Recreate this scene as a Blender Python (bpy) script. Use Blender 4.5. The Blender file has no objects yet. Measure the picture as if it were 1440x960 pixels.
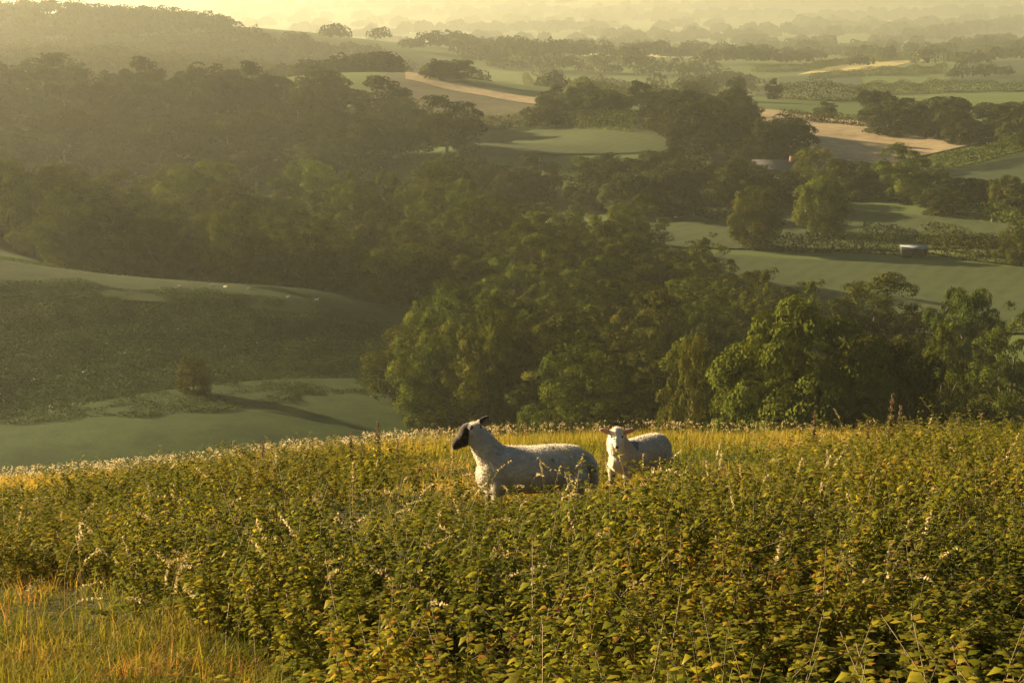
import bpy, math
import numpy as np
from mathutils import Matrix, Vector
rng = np.random.default_rng(7)
scene = bpy.context.scene
COL = scene.collection
# ------------------------------------------------------------------ camera
F = 2400.0
PITCH = math.radians(13.36)
cp, sp = math.cos(PITCH), math.sin(PITCH)
def ray(px, py):
    a = (np.asarray(px, float) - 720) / F; b = -(np.asarray(py, float) - 480) / F
    return np.stack([a + 0 * b, cp + b * sp + 0 * a, -sp + b * cp + 0 * a], -1)
def P(px, py, Y):
    r = ray(px, py); return r * (Y / r[..., 1])[..., None] if np.ndim(r) > 1 else r * (Y / r[1])
def proj(x, y, z):
    d = y * cp - z * sp; u = y * sp + z * cp
    return 720 + F * x / d, 480 - F * u / d
cd = bpy.data.cameras.new('camera'); cam = bpy.data.objects.new('camera', cd); COL.objects.link(cam)
cd.sensor_width = 36; cd.lens = 36 * F / 1440; cd.clip_start = .1; cd.clip_end = 20000
cam.rotation_euler = (math.pi / 2 - PITCH, 0, 0); scene.camera = cam
# ------------------------------------------------------------------ noise
_tab = np.random.default_rng(3).random((256, 256))
def vnoise(x, y, s=1.0, o=0):
    x = np.asarray(x, float) / s + 17.3 * o + 1000; y = np.asarray(y, float) / s + 9.1 * o + 1000
    xi = np.floor(x).astype(int); yi = np.floor(y).astype(int); fx = x - xi; fy = y - yi
    fx = fx * fx * (3 - 2 * fx); fy = fy * fy * (3 - 2 * fy)
    t = lambda a, b: _tab[a & 255, b & 255]
    return (t(xi, yi) * (1 - fx) + t(xi + 1, yi) * fx) * (1 - fy) + (t(xi, yi + 1) * (1 - fx) + t(xi + 1, yi + 1) * fx) * fy
def fbm(x, y, s, n=3, o=0):
    return sum(vnoise(x, y, s / 2 ** k, o + k) * .5 ** k for k in range(n)) / sum(.5 ** k for k in range(n))
# ------------------------------------------------------------------ terrain height
class TPS:
    def __init__(s, pts, sc, lam=0.0):
        s.p = np.array(pts, float); s.s = sc; n = len(pts)
        q = s.p[:, :2] / sc
        K = s.k(np.linalg.norm(q[:, None] - q[None], axis=-1)) + lam * np.eye(n)
        A = np.zeros((n + 3, n + 3)); A[:n, :n] = K; A[:n, n] = 1; A[:n, n + 1:] = q; A[n, :n] = 1; A[n + 1:, :n] = q.T
        s.w = np.linalg.solve(A, np.r_[s.p[:, 2], 0, 0, 0]); s.q = q
    def k(s, r): return np.where(r > 0, r * r * np.log(r + 1e-12), 0)
    def __call__(s, x, y):
        x = np.asarray(x, float); sh = x.shape; X = x.ravel() / s.s; Y = np.asarray(y, float).ravel() / s.s
        out = np.zeros(len(X))
        for i in range(0, len(X), 20000):
            a = X[i:i + 20000]; b = Y[i:i + 20000]
            r = np.hypot(a[:, None] - s.q[None, :, 0], b[:, None] - s.q[None, :, 1])
            out[i:i + 20000] = s.k(r) @ s.w[:-3] + s.w[-3] + s.w[-2] * a + s.w[-1] * b
        return out.reshape(sh)
far_pts = [tuple(P(*t)) for t in [
    (0, 640, 200), (300, 600, 214), (560, 578, 232), (0, 592, 217), (200, 480, 256), (0, 367, 300), (200, 390, 302),
    (440, 412, 304), (440, 500, 264), (570, 470, 292), (570, 112, 800), (800, 146, 740), (560, 168, 670), (700, 168, 675),
    (650, 200, 590), (900, 205, 590), (880, 175, 650)]]
far_pts += [(-90, 335, -64), (-40, 345, -71), (-112, 352, -56), (-73, 352, -71), (-90, 430, -73), (-20, 430, -73), (10, 400, -73),
    (50, 370, -75), (0, 260, -70), (60, 250, -71), (100, 210, -72), (0, 160, -72), (90, 330, -75), (110, 345, -75.5), (120, 410, -75), (60, 480, -76),
    (150, 480, -75), (130, 600, -75), (220, 640, -74), (0, 540, -76), (-130, 500, -83), (-60, 510, -82), (-170, 670, -68), (-100, 680, -71),
    (-20, 620, -77), (-470, 1600, -72), (-385, 1600, -73), (-350, 1600, -76), (-270, 1590, -84), (-204, 1580, -91), (-150, 1570, -102), (-110, 1500, -121), (-420, 1200, -86), (-270, 1200, -90), (-150, 1200, -102), (-250, 880, -82), (-170, 900, -80), tuple(P(545, 101, 850)), tuple(P(700, 128, 800)), tuple(P(640, 140, 740)), (-500, 900, -38), (-420, 600, -45),
    (-260, 350, -42), (-230, 200, -48), (-260, 0, -60), (240, 200, -68), (300, 400, -72), (300, 0, -70), (-300, 2000, -135), (0, 1000, -92),
    (300, 1000, -91), (600, 1000, -88), (0, 1500, -118), (600, 1500, -116), (-600, 1500, -108), (0, 2300, -160), (1200, 2300, -156),
    (-1200, 2300, -150), (0, 4000, -235), (2200, 4000, -230), (-2200, 4000, -225), (0, 6500, -315), (3500, 6500, -310), (-3500, 6500, -310), (900, 600, -62), (-900, 600, -40), (1200, 0, -60), (-1200, 0, -60),
    (0, -400, -70), (700, -500, -70), (-700, -500, -70)]
zfar_ = TPS(far_pts, 100.0, 0.002)
crest = [(0, 668), (150, 655), (300, 640), (450, 622), (600, 610), (800, 602), (1100, 601), (1440, 612)]
near_pts = []
for px, py in crest:
    q = P(px, py + 27, 32.0); near_pts.append(tuple(q))
q0 = P(0, 668, 32.); near_pts += [(-18, 34, q0[2] - 2.0), (18, 34, P(1440, 612, 32.)[2] - .8)]
for (x, y, z) in [(0, 0, -1.75), (-6, 0, -2.2), (6, 0, -1.6), (0, 8, -4.4), (-3.5, 8, -4.75), (3.5, 8, -4.3), (0, 12, -5.0), (-4.5, 12, -5.45), (4.5, 12, -4.95),
                  (0.4, 16.5, -5.72), (-5.5, 16.5, -6.3), (6, 17, -5.75), (1.5, 18.8, -6.18), (-6.5, 22, -7.7), (0, 23, -7.25), (7, 23, -7.15),
                  (-14, 10, -6.6), (14, 10, -4.9), (-16, 22, -9.4), (17, 22, -7.6), (-12, -6, -3.5), (12, -6, -1.5), (0, -10, -1.2)]:
    near_pts.append((x, y, z))
znear_ = TPS(near_pts, 10.0, 0.004)
def zfun(x, y):
    x = np.asarray(x, float); y = np.asarray(y, float)
    yc = np.clip(y, -12, 32.0); xc = 22 * np.tanh(x / 22)
    zn = znear_(xc, yc)
    over = np.maximum(y - 32, 0); sl = np.where(x < 0, .345, .335)
    zn = zn - (over - 3 * (1 - np.exp(-over / 3))) * sl - .29 * 3 * (1 - np.exp(-over / 3)) - .18 * np.maximum(np.abs(x) - 22, 0) - .12 * np.maximum(-12 - y, 0)
    zf = zfar_(x, y)
    r = np.hypot(x, y); zf = np.where(r > 7000, -320 + 0 * zf, zf)
    t = np.clip((r - 5500) / 1500, 0, 1); zf = np.clip(zf, -330, -25) * (1 - t) + t * (-320)
    zf = zf + (fbm(x, y, 60, 3) - .5) * 3.0 * np.clip((r - 150) / 400, 0, 1)
    k = 3.0; m = np.maximum(zn, zf); z = m + k * np.log(np.exp((zn - m) / k) + np.exp((zf - m) / k)) * 1.0
    z = np.where(zn - zf > 25, zn, z)
    bump = (fbm(x, y, 1.6, 3) - .5) * .16 * np.clip(1 - (y - 30) / 60, 0, 1)
    return z + bump
def ground(px, py):
    """world point where the sight line through a picture point meets the terrain"""
    r = ray(px, py); sh = r.shape[:-1]; r = r.reshape(-1, 3)
    ts = np.r_[np.linspace(3, 40, 150), np.geomspace(40.5, 9500, 480)]
    out = np.zeros((len(r), 3)); lo = np.full(len(r), 3.); hi = np.full(len(r), 9500.); done = np.zeros(len(r), bool)
    prev = 3.
    for t in ts:
        p = r * t; below = (p[:, 2] < zfun(p[:, 0], p[:, 1])) & ~done
        lo[below] = prev; hi[below] = t; done |= below; prev = t
    for _ in range(18):
        m = (lo + hi) / 2; p = r * m[:, None]; b = p[:, 2] < zfun(p[:, 0], p[:, 1]); hi = np.where(b, m, hi); lo = np.where(b, lo, m)
    return (r * hi[:, None]).reshape(sh + (3,))
def inpoly(px, py, poly):
    ins = np.zeros(np.shape(px), bool); n = len(poly)
    for i in range(n):
        x1, y1 = poly[i]; x2, y2 = poly[(i + 1) % n]
        c = ((y1 > py) != (y2 > py)); ins ^= c & (px < (x2 - x1) * (py - y1) / ((y2 - y1) if y2 != y1 else 1e-9) + x1)
    return ins
# ------------------------------------------------------------------ mesh helpers
def mesh_np(name, V, faces, smooth=False, mats=(), attrs=None, fmat=None):
    """V (n,3); faces = list of arrays (m,k)"""
    me = bpy.data.meshes.new(name)
    V = np.asarray(V, np.float32); me.vertices.add(len(V)); me.vertices.foreach_set('co', V.ravel())
    faces = [np.asarray(f, np.int32) for f in faces if len(f)]
    nl = sum(f.size for f in faces); npoly = sum(len(f) for f in faces)
    me.loops.add(nl); me.polygons.add(npoly)
    me.loops.foreach_set('vertex_index', np.concatenate([f.ravel() for f in faces]))
    tot = np.concatenate([np.full(len(f), f.shape[1], np.int32) for f in faces])
    st = np.r_[0, np.cumsum(tot)[:-1]].astype(np.int32)
    me.polygons.foreach_set('loop_start', st); me.polygons.foreach_set('loop_total', tot)
    if smooth: me.polygons.foreach_set('use_smooth', np.ones(npoly, bool))
    for m in mats: me.materials.append(m)
    if fmat is not None: me.polygons.foreach_set('material_index', np.asarray(fmat, np.int32))
    me.update(); me.validate()
    if attrs:
        for k, a in attrs.items():
            a = np.asarray(a, np.float32)
            if a.ndim == 1:
                at = me.attributes.new(k, 'FLOAT', 'POINT'); at.data.foreach_set('value', a)
            else:
                at = me.attributes.new(k, 'FLOAT_COLOR', 'POINT'); c = np.ones((len(a), 4), np.float32); c[:, :3] = a; at.data.foreach_set('color', c.ravel())
    return me
def obj(name, me, parent=None, loc=None, rz=0, **props):
    o = bpy.data.objects.new(name, me); COL.objects.link(o)
    if parent is not None: o.parent = parent
    if loc is not None: o.location = loc
    if rz: o.rotation_euler[2] = rz
    for k, v in props.items(): o[k] = v
    return o
def thing(name, label, cat, loc, rz=0, group=None, scale=None):
    o = bpy.data.objects.new(name, None); COL.objects.link(o); o.empty_display_size = .2
    o.location = loc; o.rotation_euler[2] = rz; o['label'] = label; o['category'] = cat
    if group: o['group'] = group
    if scale is not None: o.scale = scale
    return o
class MB:
    def __init__(s): s.V = []; s.Q = []; s.n = 0; s.A = []
    def add(s, V, faces, a=0.0):
        V = np.asarray(V, float); s.V.append(V); s.A.append(np.full(len(V), a) if np.ndim(a) == 0 else np.asarray(a))
        for f in faces: s.Q.append(np.asarray(f) + s.n)
        s.n += len(V)
    def tube(s, pts, rad, k=6, a=0.0):
        pts = np.asarray(pts, float); rad = np.broadcast_to(rad, (len(pts),)); V = []
        for i, p in enumerate(pts):
            t = pts[min(i + 1, len(pts) - 1)] - pts[max(i - 1, 0)]; t /= np.linalg.norm(t) + 1e-9
            u = np.cross(t, [0, 1, .13]); u /= np.linalg.norm(u) + 1e-9; w = np.cross(t, u)
            an = np.arange(k) * 2 * math.pi / k
            V.append(p + rad[i] * (np.cos(an)[:, None] * u + np.sin(an)[:, None] * w))
        V = np.concatenate(V); f = []
        for i in range(len(pts) - 1):
            for j in range(k): f.append((i * k + j, i * k + (j + 1) % k, (i + 1) * k + (j + 1) % k, (i + 1) * k + j))
        s.add(V, [np.array(f)], a)
        s.add([V[j] for j in range(k)][::-1], [np.arange(k)[None]], a); s.add([V[-k + j] for j in range(k)], [np.arange(k)[None]], a)
    def box(s, lo, hi, a=0.0):
        x0, y0, z0 = lo; x1, y1, z1 = hi
        V = [(x0, y0, z0), (x1, y0, z0), (x1, y1, z0), (x0, y1, z0), (x0, y0, z1), (x1, y0, z1), (x1, y1, z1), (x0, y1, z1)]
        s.add(V, [np.array([(0, 3, 2, 1), (4, 5, 6, 7), (0, 1, 5, 4), (1, 2, 6, 5), (2, 3, 7, 6), (3, 0, 4, 7)])], a)
    def mesh(s, name, mat, smooth=False, attr='tone'):
        by = {}
        for q in s.Q: by.setdefault(q.shape[1], []).append(q)
        return mesh_np(name, np.concatenate(s.V), [np.concatenate(v) for v in by.values()], smooth, [mat], {attr: np.concatenate(s.A)})
def unit(v): return v / (np.linalg.norm(v, axis=-1, keepdims=True) + 1e-9)
def rand_dir(n, g=rng): return unit(g.normal(size=(n, 3)))
def leaf_quads(C, N, size, g=rng, aspect=1.0, long_dir=None):
    """flat-ish kite leaves (folded a little) centred at C with normal N; returns V, faces(quads)"""
    n = len(C); N = unit(N); T = rand_dir(n, g) if long_dir is None else long_dir
    U = unit(np.cross(N, T)); W = np.cross(N, U); s = np.asarray(size).reshape(-1, 1) * np.ones((n, 1)) * .5
    V = np.stack([C - U * s * aspect, C + W * s * .8 - U * s * .1 + N * s * .25, C + U * s * aspect, C - W * s * .8 + U * s * .1 + N * s * .25], 1)
    i = np.arange(n)[:, None] * 4
    return V.reshape(-1, 3), i + np.array([[0, 1, 2, 3]])
# ------------------------------------------------------------------ materials
class M:
    def __init__(s, name):
        s.m = bpy.data.materials.new(name); s.m.use_nodes = True; s.nt = s.m.node_tree; s.nt.nodes.clear()
        s.out = s.n('ShaderNodeOutputMaterial')
    def n(s, t, **kw):
        x = s.nt.nodes.new(t)
        for k, v in kw.items(): setattr(x, k, v)
        return x
    def l(s, a, b): s.nt.links.new(a, b)
    def noise(s, scale, detail=3, coord='Object', stretch=None, rough=.6):
        tc = s.n('ShaderNodeTexCoord'); nz = s.n('ShaderNodeTexNoise'); nz.inputs['Scale'].default_value = scale; nz.inputs['Detail'].default_value = detail
        nz.inputs['Roughness'].default_value = rough
        src = tc.outputs[coord]
        if stretch:
            mp = s.n('ShaderNodeMapping'); mp.inputs['Scale'].default_value = stretch; s.l(src, mp.inputs['Vector']); src = mp.outputs[0]
        s.l(src, nz.inputs['Vector']); return nz.outputs['Fac']
    def ramp(s, fac, stops):
        r = s.n('ShaderNodeValToRGB'); e = r.color_ramp.elements
        while len(e) < len(stops): e.new(.5)
        for i, (p, c) in enumerate(stops): e[i].position = p; e[i].color = (*c, 1)
        s.l(fac, r.inputs['Fac']); return r.outputs['Color']
    def attr(s, name):
        a = s.n('ShaderNodeAttribute'); a.attribute_name = name; return a
    def mix(s, a, b, f, mode='MIX'):
        x = s.n('ShaderNodeMix', data_type='RGBA', blend_type=mode)
        for v, k in ((a, 6), (b, 7)):
            if isinstance(v, tuple): x.inputs[k].default_value = (*v, 1)
            else: s.l(v, x.inputs[k])
        if isinstance(f, (int, float)): x.inputs[0].default_value = f
        else: s.l(f, x.inputs[0])
        return x.outputs[2]
    def math(s, op, a, b=None, clamp=False):
        x = s.n('ShaderNodeMath', operation=op, use_clamp=clamp)
        for i, v in enumerate((a, b)):
            if v is None: continue
            if isinstance(v, (int, float)): x.inputs[i].default_value = v
            else: s.l(v, x.inputs[i])
        return x.outputs[0]
    def bsdf(s, col, rough=.8, bump=None, bstr=.3, bdist=.05, spec=.3, sheen=0):
        b = s.n('ShaderNodeBsdfPrincipled'); b.inputs['Roughness'].default_value = rough; b.inputs['Specular IOR Level'].default_value = spec
        b.inputs['Sheen Weight'].default_value = sheen
        if isinstance(col, tuple): b.inputs['Base Color'].default_value = (*col, 1)
        else: s.l(col, b.inputs['Base Color'])
        if bump is not None:
            n = s.n('ShaderNodeBump'); n.inputs['Strength'].default_value = bstr; n.inputs['Distance'].default_value = bdist
            s.l(bump, n.inputs['Height']); s.l(n.outputs[0], b.inputs['Normal'])
        return b.outputs[0]
    def leafy(s, col, trans=.45, tcol=None, gloss=.06):
        d = s.n('ShaderNodeBsdfDiffuse'); t = s.n('ShaderNodeBsdfTranslucent'); g = s.n('ShaderNodeBsdfGlossy'); g.inputs['Roughness'].default_value = .45
        g.inputs['Color'].default_value = (.8, .8, .7, 1)
        s.l(col, d.inputs['Color']); s.l(tcol if tcol is not None else col, t.inputs['Color'])
        a = s.n('ShaderNodeMixShader'); a.inputs[0].default_value = trans; s.l(d.outputs[0], a.inputs[1]); s.l(t.outputs[0], a.inputs[2])
        b = s.n('ShaderNodeMixShader'); b.inputs[0].default_value = gloss; s.l(a.outputs[0], b.inputs[1]); s.l(g.outputs[0], b.inputs[2])
        return b.outputs[0]
    def done(s, sh): s.l(sh, s.out.inputs['Surface']); return s.m
def tree_mat(name, c0, c1, c2):
    m = M(name); oi = m.n('ShaderNodeObjectInfo'); nz = m.noise(.35, 3)
    f = m.math('ADD', m.math('MULTIPLY', nz, .7), m.math('MULTIPLY', m.attr('tone').outputs['Fac'], .3))
    col = m.ramp(f, [(.25, c0), (.5, c1), (.75, c2)])
    hs = m.n('ShaderNodeHueSaturation'); m.l(col, hs.inputs['Color'])
    m.l(m.math('ADD', m.math('MULTIPLY', oi.outputs['Random'], .05), .475), hs.inputs['Hue'])
    m.l(m.math('ADD', m.math('MULTIPLY', oi.outputs['Random'], .6), .7), hs.inputs['Value'])
    c = hs.outputs[0]; tc = m.mix(c, (1.6, 1.5, .5), 1.0, 'MULTIPLY')
    return m.done(m.leafy(c, .14, tc, 0))
mat_oak = tree_mat('broadleaf_foliage', (.020, .028, .005), (.048, .06, .009), (.12, .12, .017))
mat_big = tree_mat('oak_foliage', (.028, .034, .005), (.058, .064, .009), (.115, .112, .015))
mat_far = tree_mat('distant_foliage', (.018, .023, .007), (.03, .035, .010), (.048, .05, .016))
mat_lime = tree_mat('pale_sunlit_foliage', (.036, .046, .008), (.07, .08, .013), (.12, .12, .02))  # pale trees' own colour; for the lit trees, sunlight painted into the leaves
m = M('bark'); mat_bark = m.done(m.bsdf(m.ramp(m.noise(3, 4, stretch=(1, 1, .2)), [(.3, (.05, .038, .025)), (.7, (.14, .11, .08))]), .9, m.noise(9, 3), .6))
m = M('nettle_leaf'); tn = m.attr('tone').outputs['Fac']
c = m.ramp(tn, [(0, (.05, .06, .006)), (.4, (.12, .13, .010)), (.75, (.25, .215, .018)), (.9, (.32, .22, .028)), (1, (.28, .13, .022))])
mat_nettle = m.done(m.leafy(c, .45, m.mix(c, (1.7, 1.55, .4), 1., 'MULTIPLY'), .015))
m = M('nettle_stem'); mat_stem = m.done(m.bsdf(m.ramp(m.attr('tone').outputs['Fac'], [(0, (.07, .08, .025)), (1, (.13, .09, .045))]), .7))
m = M('grass_blade'); tn = m.attr('tone').outputs['Fac']
c = m.ramp(tn, [(0, (.04, .062, .009)), (.35, (.10, .115, .016)), (.6, (.2, .17, .036)), (.8, (.38, .27, .085)), (1, (.36, .16, .06))])
mat_blade = m.done(m.leafy(c, .4, m.mix(c, (1.5, 1.3, .5), 1., 'MULTIPLY'), .005))
m = M('dry_seedhead'); c = m.ramp(m.attr('tone').outputs['Fac'], [(0, (.30, .23, .09)), (.5, (.42, .33, .15)), (1, (.56, .47, .29))])
mat_seed = m.done(m.leafy(c, .4, None, .02))
m = M('dock_seed'); c = m.ramp(m.attr('tone').outputs['Fac'], [(0, (.10, .06, .03)), (1, (.26, .17, .09))]); mat_dock = m.done(m.leafy(c, .3, None, .02))
def ground_mat():
    m = M('hill_turf'); a = m.noise(.9, 5); b = m.noise(.02, 4); c = m.noise(14, 3)
    near = m.ramp(a, [(.3, (.025, .026, .009)), (.5, (.05, .046, .015)), (.7, (.085, .068, .026))])
    farc = m.ramp(b, [(.3, (.05, .075, .022)), (.55, (.075, .1, .03)), (.75, (.1, .12, .04))])
    g = m.n('ShaderNodeNewGeometry'); sx = m.n('ShaderNodeSeparateXYZ'); m.l(g.outputs['Position'], sx.inputs[0])
    f = m.math('MULTIPLY', m.math('SUBTRACT', sx.outputs['Y'], 34), .06, True)
    col = m.mix(near, farc, f)
    return m.done(m.bsdf(col, .95, c, .5, .03, .1))
mat_ground = ground_mat()
def field_mat(name, c0, c1, c2, sc=.05, stripes=None):
    m = M(name); a = m.noise(sc, 5, stretch=(1, .35, 1)); col = m.ramp(a, [(.32, c0), (.5, c1), (.68, c2)])
    b = m.noise(1.2, 4); col = m.mix(col, m.ramp(b, [(.3, tuple(v * .5 for v in c0)), (.7, c2)]), .4)
    e = m.noise(.22, 6, rough=.75); col = m.mix(col, m.ramp(e, [(.35, tuple(v * .45 for v in c0)), (.62, tuple(v * 1.25 for v in c2))]), .4)
    if stripes:
        tc = m.n('ShaderNodeTexCoord'); mp = m.n('ShaderNodeMapping'); mp.inputs['Rotation'].default_value = (0, 0, stripes[0]); m.l(tc.outputs['Object'], mp.inputs[0])
        w = m.n('ShaderNodeTexWave'); w.inputs['Scale'].default_value = stripes[1]; w.inputs['Distortion'].default_value = 3; w.inputs['Detail'].default_value = 3; m.l(mp.outputs[0], w.inputs[0])
        col = m.mix(col, c2, m.math('MULTIPLY', w.outputs['Fac'], .6))
    return m.done(m.bsdf(col, .95, b, .4, .1, .1))
f_green = field_mat('dewy_pasture', (0.027, 0.040, 0.017), (0.037, 0.053, 0.024), (0.045, 0.061, 0.027))
f_teal = field_mat('pasture_grass', (0.030, 0.045, 0.017), (0.043, 0.058, 0.022), (0.058, 0.072, 0.027), stripes=(.5, .07))
f_pink = field_mat('stubble_field', (.2, .15, .08), (.28, .21, .12), (.36, .28, .17), .08) #(0.202, 0.122, 0.072), (0.302, 0.187, 0.115), (0.396, 0.259, 0.158), .08)
f_gold = field_mat('ripe_field', (.3, .24, .09), (.42, .34, .13), (.5, .42, .18))
f_slope = field_mat('rough_slope', (0.053, 0.053, 0.029), (0.073, 0.070, 0.037), (0.098, 0.086, 0.049), .06)
f_valley = field_mat('valley_pasture', (0.019, 0.034, 0.006), (0.027, 0.045, 0.009), (0.035, 0.058, 0.011), .06)
f_strip = field_mat('upper_pasture', (0.019, 0.032, 0.006), (0.027, 0.043, 0.010), (0.037, 0.054, 0.012), .12)
f_brack = field_mat('bracken_soil', (0.021, 0.025, 0.008), (0.032, 0.035, 0.011), (0.042, 0.042, 0.014), .1)
# ------------------------------------------------------------------ terrain mesh
def warp(a, b, n, fine, c=0.0):
    lo = np.arcsinh((a - c) / fine); hi = np.arcsinh((b - c) / fine); return c + fine * np.sinh(np.linspace(lo, hi, n))
gx = warp(-8000, 8000, 360, 9.0); gy = warp(-1500, 12000, 520, 12.0, 16.0)
X, Y = np.meshgrid(gx, gy); Z = zfun(X, Y); nx, ny = len(gx), len(gy)
idx = np.arange(nx * ny).reshape(ny, nx)
Fq = np.stack([idx[:-1, :-1], idx[:-1, 1:], idx[1:, 1:], idx[1:, :-1]], -1).reshape(-1, 4)
obj('hill_terrain', mesh_np('hill_terrain', np.stack([X, Y, Z], -1).reshape(-1, 3), [Fq], True, [mat_ground]), kind='structure')
def patch(name, corners, mat, n=50, lift=.35, Yw=None):
    """a field: picture corners (near-left, near-right, far-right, far-left) laid on the terrain"""
    if Yw is None: c = ground(*np.array(corners, float).T)[:, :2]
    else: c = np.array(Yw, float)
    u, v = np.meshgrid(np.linspace(0, 1, n), np.linspace(0, 1, n)); u = u[..., None]; v = v[..., None]
    XY = (c[0] * (1 - u) + c[1] * u) * (1 - v) + (c[3] * (1 - u) + c[2] * u) * v
    z = zfun(XY[..., 0], XY[..., 1]) + lift; V = np.concatenate([XY, z[..., None]], -1).reshape(-1, 3)
    idx = np.arange(n * n).reshape(n, n); q = np.stack([idx[:-1, :-1], idx[:-1, 1:], idx[1:, 1:], idx[1:, :-1]], -1).reshape(-1, 4)
    return obj(name, mesh_np(name, V, [q], True, [mat]), kind='structure')
patch('pasture_field', [(1000, 470), (1500, 470), (1500, 378), (1005, 358)], f_teal)
patch('pasture_field', [(860, 345), (1500, 345), (1500, 322), (880, 268)], f_teal)
patch('stubble_field', [(1090, 228), (1250, 232), (1400, 196), (1030, 150)], f_pink)
patch('pasture_field', [(1310, 285), (1500, 290), (1500, 215), (1330, 238)], f_green)
patch('rough_field', [(500, 190), (690, 185), (860, 150), (545, 103)], f_slope)
patch('stubble_field', [(570, 113), (820, 154), (880, 150), (570, 103)], f_pink, lift=.7)
patch('pasture_field', [(640, 225), (950, 215), (930, 172), (640, 180)], f_teal)
patch('pasture_field', [(1060, 136), (1230, 140), (1210, 104), (1080, 110)], f_green)
patch('ripe_field', [(1120, 106), (1240, 97), (1350, 80), (1210, 88)], f_gold)
patch('ripe_field', [(975, 152), (1015, 153), (1015, 146), (975, 145)], f_gold)
patch('pasture_field', [(1330, 118), (1500, 116), (1500, 82), (1350, 90)], f_green)
patch('pasture_field', [(1290, 62), (1500, 62), (1500, 40), (1300, 48)], f_slope)
patch('ripe_field', [(820, 80), (960, 82), (950, 70), (830, 72)], f_gold)
patch('pasture_field', [(960, 72), (1150, 70), (1150, 60), (990, 64)], f_green)
patch('valley_field', [(-150, 690), (640, 640), (620, 535), (-150, 612)], f_valley, 90, .25)
patch('valley_field', [(-150, 412), (600, 470), (620, 445), (-150, 345)], f_strip, 70, .25)
# ------------------------------------------------------------------ trees
EXT = {}
def crown_mesh(name, seed, mat, puffs=46, leaves=14000, size=.05, shape=1.0, low=-.85, tall=1.0, lumps=.30, wb=1.0):
    """unit crown: radius 1 horizontally, centred at 0; real size comes from the object's scale"""
    g = np.random.default_rng(seed); C = []; R = []
    while len(C) < puffs:
        d = rand_dir(1, g)[0]
        if d[2] < low: continue
        rr = g.uniform(.6, .8) if g.random() < .8 else g.uniform(.15, .5)
        wob = 1 + wb * .11 * math.sin(3 * math.atan2(d[1], d[0]) + seed) + wb * .07 * math.sin(5 * d[2] + seed * 2)
        c = d * rr * np.array([wob, wob, tall])
        if c[2] < 0: c[:2] *= 1.0
        C.append(c); R.append(g.uniform(.55, 1.15) * lumps * (1.1 - .35 * max(c[2], 0)))
    C = np.array(C); R = np.array(R); w = R ** 2; k = g.choice(puffs, leaves, p=w / w.sum())
    d = rand_dir(leaves, g); d[:, 2] = np.where(d[:, 2] < -.4, -d[:, 2], d[:, 2])
    # sub-clumps on each puff
    sub = rand_dir(puffs * 9, g).reshape(puffs, 9, 3); s = sub[k, g.integers(0, 9, leaves)]
    d = unit(d * .55 + s * .8); r = R[k] * g.uniform(.72, 1.06, leaves) ** .7
    pos = C[k] + d * r[:, None] * np.array([1.08, 1.08, .68])
    N = unit(d * 1.0 + rand_dir(leaves, g) * .42)
    V, q = leaf_quads(pos, N, size * g.uniform(.6, 1.5, leaves), g)
    tone = np.repeat(np.clip(g.normal(.5, .2, puffs)[k] + g.normal(0, .12, leaves), 0, 1), 4)
    me = mesh_np(name, V, [q], False, [mat], {'tone': tone}); z0, z1 = np.percentile(V[:, 2], [.5, 99.7]); r = np.percentile(np.hypot(V[:, 0], V[:, 1]), 98.5)
    EXT[me.name] = (z0, z1, r); return me
def trunk_mesh(name, seed):
    """unit trunk: height 1 from 0 to 1 with limbs reaching into the crown"""
    g = np.random.default_rng(seed); b = MB()
    top = .8; pts = [(.02 * math.sin(i * 1.3 + seed), .02 * math.cos(i + seed), t) for i, t in enumerate(np.linspace(-.05, top, 7))]
    b.tube(pts, np.linspace(.042, .012, 7), 8)
    for i in range(7):
        z0 = g.uniform(.25, .6); a = g.uniform(0, 6.28); L = g.uniform(.22, .36)
        p = [(0, 0, z0), (L * .5 * math.cos(a), L * .5 * math.sin(a), z0 + .1), (L * math.cos(a + .2), L * math.sin(a + .2), z0 + .25)]
        b.tube(p, [.018, .012, .005], 6)
    return b.mesh(name, mat_bark, True)
crowns = [crown_mesh('crown_%d' % i, 20 + i, mat_oak, puffs=int(rng.integers(55, 85)), leaves=32000, size=.031, tall=[.9, 1.1, .75, 1.0, 1.3, .85, 1.5, 1.2][i], lumps=[.27, .24, .29, .25, .27, .23, .25, .28][i]) for i in range(8)]
far_crowns = [crown_mesh('far_crown_%d' % i, 60 + i, mat_far, puffs=48, leaves=11000, size=.055, lumps=.28, tall=[.8, 1.0, .9, 1.2][i]) for i in range(4)]
lime_crowns = [crown_mesh('pale_sunlit_crown_%d' % i, 80 + i, mat_lime, puffs=70, leaves=26000, size=.033, lumps=.24, tall=[1, 1.1][i]) for i in range(2)]
trunks = [trunk_mesh('trunk_%d' % i, i) for i in range(3)]
TREES = []
def put_tree(x, y, height, width, label, group=None, cm=None, name='broadleaf_tree', cat='tree', crown_low=.12, dz=0):
    z = float(zfun(x, y)) + dz
    t = thing(name, label, cat, (x, y, z), float(rng.uniform(0, 6.28)), group)
    if cm is None:
        pool = crowns if y < 450 else far_crowns; asp = [abs((EXT[c.name][1] - EXT[c.name][0]) / (2 * EXT[c.name][2]) - height / width) + rng.uniform(0, .25) for c in pool]; cm = pool[int(np.argmin(asp))]
    tr = obj('trunk', trunks[int(rng.integers(3))], t); q_ = min(height, width); tr.scale = (q_ * .8, q_ * .8, height * .85)
    c = obj('crown', cm, t); h = height * (1 - crown_low)
    z0, z1, r = EXT[cm.name]; kz = h / (z1 - z0); c.scale = (width / 2 / r, width / 2 / r, kz); c.location = (0, 0, height * .97 - z1 * kz)
    TREES.append((x, y, width / 2)); return t
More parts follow.
